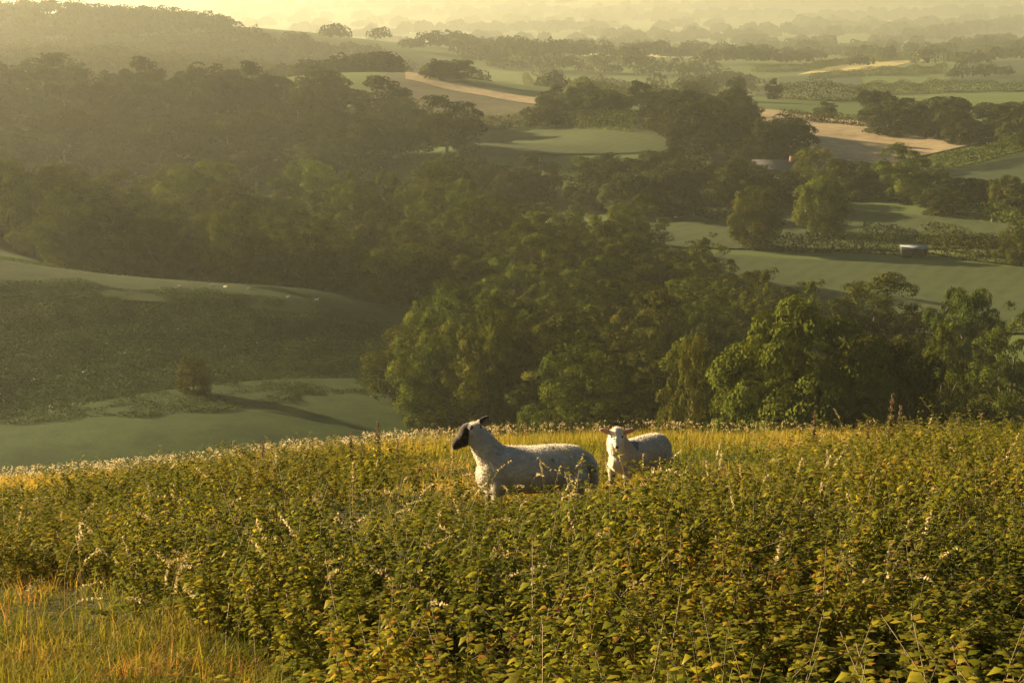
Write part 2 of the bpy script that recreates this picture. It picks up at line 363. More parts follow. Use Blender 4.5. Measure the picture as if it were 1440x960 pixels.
def tree_px(px, top, Yd, wpx, label, **kw):
    p = P(px, top, Yd); z0 = float(zfun(p[0], p[1])); d = Yd * cp - p[2] * sp
    return put_tree(p[0], p[1], p[2] - z0, wpx * d / F, label, **kw)
def tree_base(px, top, base, wpx, label, **kw):
    g_ = ground(px, base); return tree_px(px, top, g_[1], wpx, label, **kw)
big_c = crown_mesh('big_crown', 5, mat_big, puffs=170, leaves=110000, size=.024, lumps=.2, low=-.9, tall=.85, wb=.4)
tree_px(1132, 424, 168, 285, 'big broad oak with its left edge lit gold, behind the meadow edge', name='oak_tree', cm=big_c, crown_low=.02)
tree_px(1250, 470, 172, 190, 'low dark spreading tree touching the right side of the big oak', cm=crown_mesh('c', 9, mat_oak, puffs=110, leaves=60000, size=.027, lumps=.23, wb=.4), crown_low=.02)
tree_px(692, 434, 222, 142, 'round tree with yellow-green sunlit top above the black-faced ewe', cm=crown_mesh('c', 11, mat_big, puffs=110, leaves=50000, size=.028, lumps=.23, wb=.5), crown_low=.03)
tree_px(1235, 382, 276, 170, 'tall dark dense tree rising behind the big oak', crown_low=.03)
tree_px(1150, 392, 268, 120, 'dark tree with lit yellow crown top left of the tall dense tree', crown_low=.03)
tree_px(1085, 376, 278, 110, 'dark bushy tree at the near edge of the teal pasture', crown_low=.03)
tree_px(1362, 402, 262, 125, 'dark spreading tree above the belt near the right edge', cm=crowns[5], crown_low=.03)
tree_px(1432, 430, 226, 150, 'dark tree closing the right edge behind the meadow', crown_low=.0)
tree_px(1330, 452, 205, 120, 'low dark tree between the oak and the right edge', crown_low=.0)
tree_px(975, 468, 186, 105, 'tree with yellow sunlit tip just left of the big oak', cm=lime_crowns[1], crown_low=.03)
tree_px(915, 403, 252, 135, 'rounded wood tree with a yellow flat lit top in the middle of the slope', cm=crowns[1], crown_low=.03)
tree_px(722, 373, 300, 125, 'wood tree with a small bright peak above the yellow-topped round tree', cm=crowns[4], crown_low=.03)
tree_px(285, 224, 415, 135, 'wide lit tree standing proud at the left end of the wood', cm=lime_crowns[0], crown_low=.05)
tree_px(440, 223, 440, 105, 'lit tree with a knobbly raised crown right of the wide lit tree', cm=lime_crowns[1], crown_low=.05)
tree_px(618, 222, 428, 120, 'highest tree on the wood skyline above the middle slope', cm=crowns[2], crown_low=.05)
tree_px(650, 250, 405, 80, 'rounded tree with gold left rim below the wood skyline', cm=crowns[3], crown_low=.05)
tree_px(545, 240, 436, 80, 'gold-topped tree left of the highest tree on the skyline', cm=crowns[5], crown_low=.05)
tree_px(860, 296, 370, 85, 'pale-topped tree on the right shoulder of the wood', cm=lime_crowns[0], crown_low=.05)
tree_base(1063, 262, 348, 84, 'round field tree left of the dark pasture oak', cm=crowns[0], crown_low=.04)
tree_base(1160, 246, 332, 94, 'dark round oak standing alone in the striped pasture', cm=crowns[2], name='oak_tree', crown_low=.06)
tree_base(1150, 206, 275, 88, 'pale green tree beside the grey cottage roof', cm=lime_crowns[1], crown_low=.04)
tree_base(1272, 200, 282, 96, 'tall tree with pointed crown below the pink stubble field', cm=crowns[4], crown_low=.04)
tree_base(1420, 246, 296, 66, 'dark flat-topped tree at the right field corner', cm=crowns[5], crown_low=.04)
tree_base(1436, 308, 372, 60, 'dark tree at the right edge above the teal pasture', cm=crowns[3], crown_low=.03)
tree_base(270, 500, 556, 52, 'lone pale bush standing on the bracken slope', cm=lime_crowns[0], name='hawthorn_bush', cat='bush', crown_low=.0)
tree_base(1236, 126, 168, 62, 'dark tree heading the right-hand wood beyond the stubble field', cm=far_crowns[0], crown_low=.03)
tree_base(1162, 142, 166, 40, 'small hedge tree left of the right-hand wood', cm=far_crowns[2], crown_low=.03)
tree_base(1036, 106, 142, 36, 'lone hazy tree in the far fields, wider of the two', cm=far_crowns[1], crown_low=.03)
tree_base(1088, 110, 140, 28, 'lone hazy tree in the far fields, narrower of the two', cm=far_crowns[3], crown_low=.03)
tree_base(612, 82, 112, 46, 'round hazy tree at the top end of the rough slope field', cm=far_crowns[1], crown_low=.03)
tree_base(642, 84, 112, 56, 'wide hazy tree beside the pink field edge', cm=far_crowns[0], crown_low=.03)
tree_px(632, 166, 600, 50, 'narrow tree at the right foot of the hazy wooded ridge', cm=far_crowns[2], crown_low=.03)
tree_px(1052, 134, 700, 36, 'rounded tree in the hedge beside the mist plume', cm=far_crowns[3], crown_low=.03)
def fits(x, y, r):
    return all((x - a) ** 2 + (y - b) ** 2 > (r * .57 + c * .57) ** 2 for a, b, c in TREES)
def wood(poly, sp, hr, label, group, low=.03, limit=999, name='wood_tree'):
    """fill a plan polygon given as (picture x, distance Y)"""
    ys = [p[1] for p in poly]; n = 0; y = min(ys) + sp * .3; k = 0
    while y < max(ys):
        x0 = min((p[0] - 720) / F * y for p in poly) - 50; x1 = max((p[0] - 720) / F * max(ys) for p in poly) + 50
        for x in np.arange(x0 + (k % 2) * sp / 2, x1, sp):
            xx = x + rng.uniform(-.3, .3) * sp; yy = y + rng.uniform(-.3, .3) * sp
            z = float(zfun(xx, yy)); px = float(proj(xx, yy, z)[0])
            if not inpoly(np.array([px]), np.array([yy]), poly)[0] or n >= limit: continue
            w = sp * rng.uniform(1.05, 1.85)
            if not fits(xx, yy, w / 2): continue
            put_tree(xx, yy, rng.uniform(*hr), w, label, group, name=name, crown_low=low); n += 1
        y += sp * .87; k += 1
    return n
n1 = wood([(610, 212), (700, 205), (960, 200), (1010, 200), (1060, 240), (1060, 300), (1030, 345), (950, 368), (870, 388), (760, 408), (650, 432), (210, 440), (190, 330), (330, 318), (560, 318), (590, 270)],
          12.6, (11, 18.5), 'dark rounded broadleaf tree packed into the middle wood', 'trees of the middle wood')
n2 = wood([(-60, 318), (120, 322), (205, 345), (215, 380), (150, 400), (-60, 400)], 11.5, (12, 17), 'olive broadleaf tree of the dense clump above the left pasture', 'trees of the left clump')
n3 = wood([(1060, 200), (1480, 150), (1480, 215), (1400, 240), (1380, 258), (1300, 280), (1180, 288), (1040, 290)], 11.5, (11, 15), 'dark broadleaf tree of the belt around the big oak', 'trees of the belt beside the big oak')
n4 = wood([(-60, 535), (610, 540), (645, 590), (600, 640), (480, 700), (-60, 715)], 20, (15, 21), 'hazy broadleaf tree on the second wooded ridge', 'trees of the hazy wooded ridge')
n5 = wood([(650, 500), (870, 465), (1060, 462), (1130, 480), (1060, 515), (900, 525), (650, 545)], 15.5, (11, 14), 'dim broadleaf tree in the belt below the rough fields', 'trees of the belt below the rough fields')
n6 = wood([(930, 575), (1110, 560), (1110, 620), (1000, 660), (930, 640)], 14, (13, 18), 'tree of the dark copse left of the stubble field', 'trees of the copse by the stubble field')
n7 = wood([(1240, 655), (1480, 600), (1480, 700), (1240, 700)], 16, (11, 15), 'tree of the green wood above the stubble field', 'trees of the wood above the stubble field')
n8 = wood([(1190, 500), (1300, 470), (1450, 455), (1450, 480), (1310, 520), (1190, 530)], 10, (6, 10), 'dark hedgerow tree between the cottage and the right corner', 'trees of the hedgerow by the cottage')
n9 = wood([(750, 655), (960, 645), (1000, 665), (860, 695), (770, 690)], 15, (11, 15), 'hazy tree of the belt above the dewy slope', 'trees of the belt above the dewy slope')
print('TREES', n1, n2, n3, n4, n5, n6, n7, n8, n9, len(TREES))
# hedges and far masses
def leaf_mass(paths, h, w, dens, size, g):
    P_, N_ = [], []
    for (a, b) in paths:
        L = np.linalg.norm(b - a); n = int(L * dens) + 4
        t = g.random(n); xy = a + (b - a) * t[:, None]
        hv = h * (.55 + .9 * fbm(xy[:, 0] * 1.0, xy[:, 1], 9 * max(h / 4, 1), 3, 5)); ang = g.uniform(-.25, math.pi + .25, n)
        rr = g.uniform(.7, 1.05, n); side = unit(np.array([[-(b - a)[1], (b - a)[0]]])) * (np.cos(ang) * w / 2 * rr)[:, None]
        x = xy[:, 0] + side[:, 0] + g.normal(0, .2, n); y = xy[:, 1] + side[:, 1] + g.normal(0, .2, n)
        z = zfun(x, y) + np.maximum(np.sin(ang), .02) * hv * rr
        P_.append(np.stack([x, y, z], -1)); N_.append(np.stack([side[:, 0] / w, side[:, 1] / w, np.sin(ang) * .6 + .1], -1) + rand_dir(n, g) * .5)
    C = np.concatenate(P_); N = np.concatenate(N_)
    V, q = leaf_quads(C, N, size * g.uniform(.6, 1.4, len(C)), g)
    return V, q, np.repeat(g.random(len(C)), 4)
def hedge(pix, h, w, label, size=.5, dens=None, mat=None, cat='hedge', name='hedge', group=None):
    g = np.random.default_rng(len(bpy.data.objects)); pts = ground(*np.array(pix, float).T)[:, :2]
    dens = dens or 5 * (h * 2 + w) / size ** 2 * .35
    V, q, t = leaf_mass(list(zip(pts[:-1], pts[1:])), h, w, dens, size, g)
    k = dict(label=label, category=cat)
    if group: k['group'] = group
    return obj(name, mesh_np(name, V, [q], False, [mat or mat_oak], {'tone': t}), **k)
hedge([(1055, 350), (1120, 352), (1200, 353), (1262, 356)], 5.5, 5, 'thick dark hedge with gold-lit top left of the open shed')
hedge([(1300, 352), (1360, 362), (1450, 372)], 6, 7, 'thick dark hedge along the far side of the teal pasture, right of the shed')
hedge([(1212, 332), (1260, 338), (1300, 345), (1420, 348), (1470, 350)], 3.5, 4, 'clipped hedge with toothed top at the foot of the striped pasture')
hedge([(1080, 285), (1190, 268), (1300, 290), (1440, 318)], 4, 5, 'dark hedge along the upper edge of the striped pasture', .6)
hedge([(1310, 240), (1370, 228), (1460, 205)], 5, 5, 'hedge of small bushes between the stubble field and the right pasture', .6)
hedge([(575, 500), (590, 545), (612, 590), (680, 625)], 5, 7, 'shrubby edge of the middle wood above the valley pasture', .5, name='hedge')
hedge([(1380, 195), (1300, 186), (1210, 178), (1100, 165)], 4, 6, 'low green hedge along the top of the stubble field', .7)
hedge([(880, 285), (960, 300), (1040, 318)], 3, 4, 'low hedge on the left end of the striped pasture', .6)
hedge([(640, 184), (760, 172), (900, 186)], 6, 8, 'dark overgrown hedge above the dewy slope', .8)
hedge([(740, 112), (830, 132), (930, 144)], 6, 7, 'hazy hedge of trees beyond the pink strip', .9)
hedge([(1210, 135), (1330, 130), (1460, 128)], 8, 9, 'hazy hedge of trees right of the far green field', .9)
hedge([(1140, 112), (1240, 106), (1330, 102)], 7, 8, 'hazy hedge below the ripe golden field', .9)
hedge([(1090, 138), (1150, 142), (1220, 142)], 8, 6, 'hazy hedge along the foot of the far green field', .9)
hedge([(1060, 102), (1130, 98), (1210, 88)], 6, 8, 'faint hedge left of the ripe golden field', .9)
hedge([(1230, 88), (1330, 78), (1470, 76)], 8, 10, 'faint hedge along the top of the ripe golden field', 1.)
hedge([(540, 78), (575, 98), (600, 108)], 4, 5, 'hazy hedge on the shoulder of the high ridge', .8)
# distant tree masses: far valley and the hazy high ridge (nobody could count them)
def far_mass(name, spots, label, size):
    g = np.random.default_rng(5); C, N, T = [], [], []
    for (x, y, r, h) in spots:
        n = int(90 * (r / 6) ** 1.3) + 30; d = rand_dir(n, g); d[:, 2] = np.abs(d[:, 2]) * 1.0 - .15
        wob = 1 + .25 * np.sin(d[:, 0] * 5 + x) * np.cos(d[:, 1] * 4 + y)
        p = np.stack([x + d[:, 0] * r * wob, y + d[:, 1] * r * wob, float(zfun(x, y)) + h * .38 + d[:, 2] * h * .62 * wob], -1)
        C.append(p); N.append(d + rand_dir(n, g) * .5); T.append(np.full(n, g.random()))
    C = np.concatenate(C); N = np.concatenate(N); T = np.concatenate(T)
    V, q = leaf_quads(C, N, size * np.maximum(1, C[:, 1] / 1400) * g.uniform(.6, 1.4, len(C)), g)
    return obj(name, mesh_np(name, V, [q], False, [mat_far], {'tone': np.repeat(T, 4)}), kind='stuff', label=label, category='woodland')
spots = []
while len(spots) < 1200:   # high ridge, left
    px = rng.uniform(-80, 575); yy = rng.uniform(1050, 1640); x = (px - 720) / F * yy * 1.0
    if px > 330 and yy > 1560: continue
    spots.append((x, yy, rng.uniform(7, 12), rng.uniform(8, 16)))
for _ in range(80):
    px = rng.uniform(415, 562); yy = rng.uniform(870, 960); spots.append(((px - 720) / F * yy, yy, rng.uniform(5, 8), rng.uniform(8, 13)))
far_mass('ridge_woodland', spots, 'hazy woodland covering the high ridge at the top left', 2.0)
spots = []
lines = [((700, 100), (1010, 112)), ((830, 128), (1000, 138)), ((1000, 122), (1060, 128)), ((600, 70), (900, 66)), ((880, 96), (1130, 90)), ((880, 58), (1060, 60)), ((1040, 74), (1290, 72)),
         ((1250, 62), (1470, 40)), ((1230, 44), (1440, 36)), ((560, 50), (860, 44)), ((1060, 52), (1280, 50)), ((1180, 30), (1470, 20)), ((700, 30), (1180, 28)), ((560, 26), (900, 20)),
         ((900, 16), (1440, 8)), ((300, 20), (800, 8)), ((1310, 78), (1470, 72)), ((1330, 112), (1470, 106)), ((640, 84), (700, 96)), ((1020, 12), (1460, 6)), ((690, 86), (1060, 82)), ((150, 6), (700, 2))]
for (a, b) in lines:
    A = ground(np.array([a[0], b[0]]), np.array([a[1], b[1]])); L = np.linalg.norm(A[1] - A[0])
    for t in np.arange(0, 1, 11 * (1 + max(A[0][1] - 900, 0) / 2200) / L):
        if vnoise(t * L + a[0], a[1], 60) < .3: continue
        p = A[0] + (A[1] - A[0]) * (t + rng.uniform(-.01, .01)); q = rng.uniform(-10, 22)
        k_ = 1 + max(p[1] - 900, 0) / 2200; spots.append((p[0], p[1] + q * k_, rng.uniform(5, 10) * k_, rng.uniform(6, 15) * k_))
for _ in range(700):
    px = rng.uniform(200, 1480); yy = 950 + 6000 * rng.random() ** 1.6; x = (px - 720) / F * yy
    if vnoise(x, yy, 200, 4) < .45 or (1050 < px < 1400 and yy < 1350): continue
    k_ = 1 + max(yy - 900, 0) / 2200; spots.append((x, yy, rng.uniform(6, 12) * k_, rng.uniform(7, 14) * k_))
far_mass('distant_woodland', spots, 'faint hedges and copses fading into the misty valley', 2.2)
# bracken on the left slope
def cover(name, polypx, n, hfun, size, mat, label, seed, jit=1):
    g = np.random.default_rng(seed); pp = np.array(polypx, float)
    gp = ground(pp[:, 0], pp[:, 1])[:, :2]; lo = gp.min(0); hi = gp.max(0); x = g.uniform(lo[0], hi[0], n * 3); y = g.uniform(lo[1], hi[1], n * 3)
    ok = inpoly(x + (fbm(x, y, 9, 3, 70) - .5) * 6, y + (fbm(x, y, 9, 3, 71) - .5) * 8, [tuple(v) for v in gp]); x = x[ok][:n]; y = y[ok][:n]
    h = hfun(x, y); z = zfun(x, y) + h * g.random(len(x))
    N = rand_dir(len(x), g) * .7 + np.array([0, 0, .8])
    V, q = leaf_quads(np.stack([x, y, z], -1), N, size * g.uniform(.5, 1.5, len(x)), g)
    t = np.clip(fbm(x, y, 12, 3, 2) * 1.4 - .3 + g.normal(0, .05, len(x)), 0, 1)
    return obj(name, mesh_np(name, V, [q], False, [mat], {'tone': np.repeat(t, 4)}), kind='stuff', label=label, category='undergrowth')
mb = M('bracken_fronds'); c = mb.ramp(mb.attr('tone').outputs['Fac'], [(0, (.020, .034, .007)), (.6, (.032, .05, .010)), (1, (.052, .064, .015))]); mat_brack = mb.done(mb.leafy(c, .3, None, .01))
cover('bracken', [(-60, 600), (300, 584), (640, 548), (640, 478), (440, 428), (200, 408), (-60, 388)], 170000,
      lambda x, y: .12 + .8 * np.clip(fbm(x, y, 6, 3, 1) * 2 - .6, 0, 1), .24, mat_brack, 'dark bracken and rough growth covering the left slope', 3)
mg = M('pasture_tufts'); c = mg.ramp(mg.attr('tone').outputs['Fac'], [(0, (.028, .048, .011)), (.6, (.048, .074, .016)), (1, (.07, .09, .022))]); mat_tuft = mg.done(mg.leafy(c, .3, None, 0))
cover('pasture_grass', [(-60, 680), (300, 640), (620, 625), (640, 548), (300, 580), (-60, 600)], 110000, lambda x, y: .05 + .12 * fbm(x, y, 3, 2, 1), .17, mat_tuft, 'tufted grass of the valley pasture behind the hill', 13)
cover('pasture_grass', [(-60, 392), (200, 412), (440, 432), (620, 470), (600, 440), (440, 408), (200, 386), (-60, 362)], 60000, lambda x, y: .05 + .14 * fbm(x, y, 4, 2, 1), .2, mat_tuft, 'tufted grass along the top of the left slope', 14)
# ------------------------------------------------------------------ buildings
def pmat(name, c, rough=.8, metal=0):
    m = M(name); nz = m.noise(2.0, 4); return m.done(m.bsdf(m.ramp(nz, [(.3, tuple(v * .8 for v in c)), (.7, tuple(min(1, v * 1.1) for v in c))]), rough))
m_wall = pmat('rendered_wall', (.45, .42, .37)); m_brick = pmat('brick_wall', (.4, .2, .13)); m_roof = pmat('slate_roof', (.09, .085, .095)); m_tile = pmat('tile_roof', (.28, .14, .09))
m_glass = M('window_glass'); m_glass = m_glass.done(m_glass.bsdf((.05, .06, .07), .1, spec=.6)); m_tin = pmat('tin_roof', (.2, .21, .23), .6); m_wood = pmat('weathered_timber', (.1, .08, .06))
def house(name, label, loc, rz, L, W, H, RH, wm, rm, group=None, detail=False):
    t = thing(name, label, 'house' if name != 'cottage' else 'cottage', loc, rz, group)
    b = MB(); b.box((-L / 2, -W / 2, -1.5), (L / 2, W / 2, H)); wl = b.mesh('wall', wm)
    g = MB(); g.add([(-L / 2, -W / 2, H), (-L / 2, W / 2, H), (-L / 2, 0, H + RH * .97)], [np.array([[0, 1, 2]])]); g.add([(L / 2, -W / 2, H), (L / 2, W / 2, H), (L / 2, 0, H + RH * .97)], [np.array([[0, 2, 1]])])
    b.add(np.concatenate(g.V), [np.array([[0, 1, 2], [3, 5, 4]])]); obj('wall', b.mesh('wall', wm), t)
    e = .4; r = MB()
    for s in (-1, 1):
        r.add([(-L / 2 - e, s * (W / 2 + e), H - .25), (L / 2 + e, s * (W / 2 + e), H - .25), (L / 2 + e, 0, H + RH), (-L / 2 - e, 0, H + RH),
               (-L / 2 - e, s * (W / 2 + e), H - .05), (L / 2 + e, s * (W / 2 + e), H - .05), (L / 2 + e, 0, H + RH + .2), (-L / 2 - e, 0, H + RH + .2)],
              [np.array([(0, 1, 2, 3), (4, 5, 6, 7), (0, 1, 5, 4), (1, 2, 6, 5), (3, 0, 4, 7)])])
    ro = obj('roof', r.mesh('roof', rm), t); c = MB(); c.box((L * .3, -.5, H + RH * .6), (L * .3 + .9, .4, H + RH + 1.3)); obj('chimney', c.mesh('chimney', m_brick), ro)
    if detail:
        for i in range(4):
            x = -L / 2 + L * (i + .5) / 4
            w = MB(); w.box((x - .55, -W / 2 - .05, 1.0), (x + .55, -W / 2 + .05, 2.1)); obj('window', w.mesh('window', m_glass), t)
    return t
g_ = ground(1090, 256); house('cottage', 'long low cottage with a grey roof half hidden by trees', g_, math.radians(-6), 14, 7, 3.2, 3.6, m_wall, m_roof, detail=True)
g_ = ground(1068, 262); 
sh = thing('field_shed', 'small open-fronted shed with a pale tin roof at the pasture edge', 'shed', ground(1285, 361), math.radians(-3))
b = MB(); b.box((-3.1, -1.9, 2.3), (3.3, 2.2, 2.42)); o_ = obj('roof', b.mesh('roof', m_tin), sh); o_.rotation_euler[0] = .05
b = MB(); b.box((-3, 1.7, 0), (3, 1.85, 2.25)); b.box((-3, -1.6, 0), (-2.9, 1.695, 2.2)); b.box((2.9, -1.6, 0), (3, 1.695, 2.2)); b.box((-2.895, -1.6, 0), (-.8, -1.5, 2.2)); obj('wall', b.mesh('wall', m_wood), sh)
for x in (0.2, 1.6):
    b = MB(); b.box((x, -1.65, -.3), (x + .14, -1.5, 2.2)); obj('post', b.mesh('post', m_wood), sh)
tp = thing('telegraph_pole', 'thin telegraph pole standing in the right pasture', 'pole', ground(1294, 262) + np.array([0, 0, 0]))
b = MB(); b.tube([(0, 0, -1), (0, 0, 9)], [.16, .1], 8); obj('post', b.mesh('pole', m_wood), tp); b = MB(); b.box((-.9, -.06, 8.3), (.9, .06, 8.45)); obj('crossarm', b.mesh('crossarm', m_wood), tp)
hs = [(1092, 42, 'reddish'), (1104, 41, 'reddish'), (1131, 38, 'white'), (1128, 52, 'white'), (1252, 28, 'reddish'), (1260, 30, 'reddish'), (1046, 33, 'white'), (885, 62, 'white'), (950, 55, 'white'), (910, 66, 'white'),
      (870, 68, 'white'), (820, 62, 'white'), (770, 48, 'white'), (665, 52, 'white'), (620, 40, 'white'), (575, 44, 'white'), (700, 30, 'white'), (772, 14, 'white'), (905, 8, 'white'), (1085, 52, 'white'),
      (740, 62, 'white'), (840, 22, 'white'), (985, 40, 'white'), (1195, 42, 'white'), (600, 58, 'white')]
for i, (px, py, kd) in enumerate(hs):
    g_ = ground(px, py + 3)
    house('village_house', ('small red brick house lit by the sun in the misty far village' if kd == 'reddish' else 'pale rendered house just showing in the misty far village'), g_, float(rng.uniform(-.9, .9)),
          rng.uniform(9, 14), 7.5, 5.2, 3, m_brick if kd == 'reddish' else m_wall, m_tile if kd == 'reddish' else m_roof, 'red brick houses of the misty village' if kd == 'reddish' else 'pale houses of the misty village')
# ------------------------------------------------------------------ sheep
sph = None
def sphere_np(nu=14, nv=9):
    V = [(0, 0, 1)]
    for j in range(1, nv):
        for i in range(nu):
            a = i * 2 * math.pi / nu; b_ = j * math.pi / nv; V.append((math.sin(b_) * math.cos(a), math.sin(b_) * math.sin(a), math.cos(b_)))
    V.append((0, 0, -1)); t = [(0, 1 + i, 1 + (i + 1) % nu) for i in range(nu)]; q = []
    for j in range(nv - 2):
        for i in range(nu):
            a = 1 + j * nu + i; b_ = 1 + j * nu + (i + 1) % nu; q.append((a, a + nu, b_ + nu, b_))
    l = 1 + (nv - 2) * nu; t += [(l + i, len(V) - 1, l + (i + 1) % nu) for i in range(nu)]
    return np.array(V), np.array(t), np.array(q)
SV, ST, SQ = sphere_np()
class Blob:
    def __init__(s): s.b = MB()
    def ell(s, c, r, R=None):
        V = SV * np.asarray(r)
        if R is not None: V = V @ np.asarray(R).T
        s.b.add(V + np.asarray(c), [ST, SQ])
    def chain(s, pts, flat=1.0):
        """pts: (x,y,z,r) ; flat scales y radius"""
        for (a, b_) in zip(pts[:-1], pts[1:]):
            a = np.array(a, float); b_ = np.array(b_, float); n = max(2, int(np.linalg.norm(b_[:3] - a[:3]) / (min(a[3], b_[3]) * .35)) + 1)
            for t in np.linspace(0, 1, n):
                p = a + (b_ - a) * t; s.ell(p[:3], (p[3], p[3] * flat, p[3]))
    def loft(s, rings):
        rings = np.array(rings, float); xs = np.linspace(rings[0, 0], rings[-1, 0], 46)
        I = [np.interp(xs, rings[:, 0], rings[:, k]) for k in range(1, 4)]; V = []; k = 28; an = np.arange(k) * 2 * math.pi / k
        for x, zc, rz, ry in zip(xs, *I):
            V.append(np.stack([np.full(k, x), ry * np.cos(an), zc + rz * np.sin(an) * np.where(np.sin(an) < 0, 1, 1)], -1))
        V = np.concatenate(V); f = [(i * k + j, i * k + (j + 1) % k, (i + 1) * k + (j + 1) % k, (i + 1) * k + j) for i in range(len(xs) - 1) for j in range(k)]
        s.b.add(V, [np.array(f), np.arange(k)[None, ::-1], (np.arange(k) + (len(xs) - 1) * k)[None]])
    def build(s, voxel=.011, it=7):
        me = s.b.mesh('tmp', mat_wool); o = bpy.data.objects.new('tmp', me); COL.objects.link(o)
        r = o.modifiers.new('r', 'REMESH'); r.mode = 'VOXEL'; r.voxel_size = voxel; r.use_smooth_shade = True
        m_ = o.modifiers.new('s', 'SMOOTH'); m_.factor = .5; m_.iterations = it
        dg = bpy.context.evaluated_depsgraph_get(); res = bpy.data.meshes.new_from_object(o.evaluated_get(dg)); bpy.data.objects.remove(o)
        return res
def frame(axis, up=(0, 0, 1)):
    a = unit(np.array(axis, float)); u = np.array(up, float); s = unit(np.cross(u, a)); u = np.cross(a, s); return np.stack([a, s, u], 1)
mw = M('sheep_coat'); zc = mw.attr('zone'); sepc = mw.n('ShaderNodeSeparateColor'); mw.l(zc.outputs['Color'], sepc.inputs[0])
nz = mw.noise(16, 5); nz2 = mw.noise(3, 3)
wool = mw.ramp(nz, [(.3, (.48, .43, .34)), (.55, (.58, .53, .43)), (.8, (.66, .61, .51))]); wool = mw.mix(wool, (.36, .32, .25), mw.math('MULTIPLY', mw.math('SUBTRACT', nz2, .45, True), 1.4, True))
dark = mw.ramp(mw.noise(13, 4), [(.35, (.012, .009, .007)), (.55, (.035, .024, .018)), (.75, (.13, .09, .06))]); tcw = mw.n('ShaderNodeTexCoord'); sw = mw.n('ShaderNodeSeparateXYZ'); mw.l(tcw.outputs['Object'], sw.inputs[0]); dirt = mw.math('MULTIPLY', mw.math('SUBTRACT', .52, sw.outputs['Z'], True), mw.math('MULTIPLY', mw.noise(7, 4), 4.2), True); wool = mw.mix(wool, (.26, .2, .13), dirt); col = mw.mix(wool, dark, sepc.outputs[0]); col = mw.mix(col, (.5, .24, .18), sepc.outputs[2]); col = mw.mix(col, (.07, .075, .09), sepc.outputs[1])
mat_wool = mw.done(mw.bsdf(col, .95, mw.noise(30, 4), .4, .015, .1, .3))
mf = M('fleece_fibre'); fc = mf.ramp(mf.attr('tone').outputs['Fac'], [(0, (.38, .33, .25)), (.35, (.58, .53, .44)), (1, (.68, .63, .53))]); mat_fleece = mf.done(mf.leafy(fc, .45, None, .0))
me_ = M('sheep_eye'); mat_eye = me_.done(me_.bsdf((.012, .009, .006), .12, spec=.7))
def fleece(me, zone, n, L, seed, parent):
    g = np.random.default_rng(seed); nv = len(me.vertices); co = np.empty(nv * 3, np.float32); no = np.empty(nv * 3, np.float32)
    me.vertices.foreach_get('co', co); me.vertices.foreach_get('normal', no); co = co.reshape(-1, 3); no = no.reshape(-1, 3)
    w = (zone.max(1) < .3) * (co[:, 2] > .2); k = g.choice(nv, n, p=w / w.sum()); base = co[k] + g.normal(0, .005, (n, 3)); N = unit(no[k])
    d = unit(N + g.normal(0, .35, (n, 3)) + np.array([0, 0, -.5])); l = L * g.uniform(.5, 1.3, n)[:, None]; side = unit(np.cross(d, rand_dir(n, g))) * .0035
    V = np.stack([base - side - N * .004, base + side - N * .004, base + d * l], 1).reshape(-1, 3)
    f = np.arange(n)[:, None] * 3 + np.array([[0, 1, 2]])
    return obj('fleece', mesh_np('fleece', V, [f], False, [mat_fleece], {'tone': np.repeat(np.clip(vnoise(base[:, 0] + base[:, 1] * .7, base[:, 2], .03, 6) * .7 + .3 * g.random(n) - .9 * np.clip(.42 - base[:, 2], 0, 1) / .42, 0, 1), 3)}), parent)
def setzone(me, zone):
    at = me.attributes.new('zone', 'FLOAT_COLOR', 'POINT'); c = np.ones((len(zone), 4), np.float32); c[:, :3] = zone; at.data.foreach_set('color', c.ravel())
def verts(me):
    co = np.empty(len(me.vertices) * 3, np.float32); me.vertices.foreach_get('co', co); no = np.empty_like(co); me.vertices.foreach_get('normal', no); return co.reshape(-1, 3), no.reshape(-1, 3)
def legs(b, xf, xr, yw, zt, s=1.0):
    for y in (-yw, yw):
        dx = .05 if y < 0 else -.02
        b.chain([(xf + dx, y, zt, .085 * s), (xf + dx + .01, y, zt * .62, .05 * s), (xf + dx + .02, y, zt * .42, .036 * s), (xf + dx + .01, y, .07, .026 * s), (xf + dx + .03, y, .025, .032 * s)])
        b.chain([(xr + dx, y, zt * 1.1, .13 * s), (xr - .01 + dx, y, zt * .8, .085 * s), (xr - .09 + dx, y, zt * .56, .042 * s), (xr - .06 + dx, y, .08, .028 * s), (xr - .03 + dx, y, .025, .034 * s)])
# ewe
b = Blob()
b.loft([(-.535, .50, .04, .04), (-.52, .51, .10, .08), (-.485, .525, .165, .125), (-.43, .525, .205, .165), (-.30, .515, .235, .20), (-.12, .505, .243, .222), (.08, .497, .236, .222), (.28, .50, .243, .205), (.40, .505, .24, .18), (.49, .49, .205, .15), (.55, .465, .14, .11), (.59, .45, .06, .05)])
b.chain([(.33, 0, .55, .185), (.44, 0, .64, .155), (.515, 0, .76, .13), (.575, 0, .86, .105), (.61, 0, .905, .098)], .84)
Rh = frame((.62, 0, -.72))
b.ell((.665, 0, .90), (.105, .078, .10)); b.ell((.705, 0, .864), (.11, .062, .074), Rh); b.ell((.765, 0, .80), (.095, .05, .062), Rh); b.ell((.80, 0, .763), (.05, .04, .046), Rh); b.ell((.70, 0, .812), (.08, .05, .055), Rh)
b.ell((.655, .125, .99), (.03, .08, .02), None); b.ell((.535, -.085, .99), (.10, .022, .032), frame((-.8, -.45, .42)).tolist())
legs(b, .40, -.38, .12, .38); b.chain([(-.48, 0, .64, .05), (-.545, 0, .60, .05), (-.592, 0, .52, .047), (-.605, 0, .43, .046), (-.595, 0, .325, .043)])
ewe_me = b.build(.0105, 5); ewe_me.materials.clear(); ewe_me.materials.append(mat_wool); ewe_me.name = 'ewe'
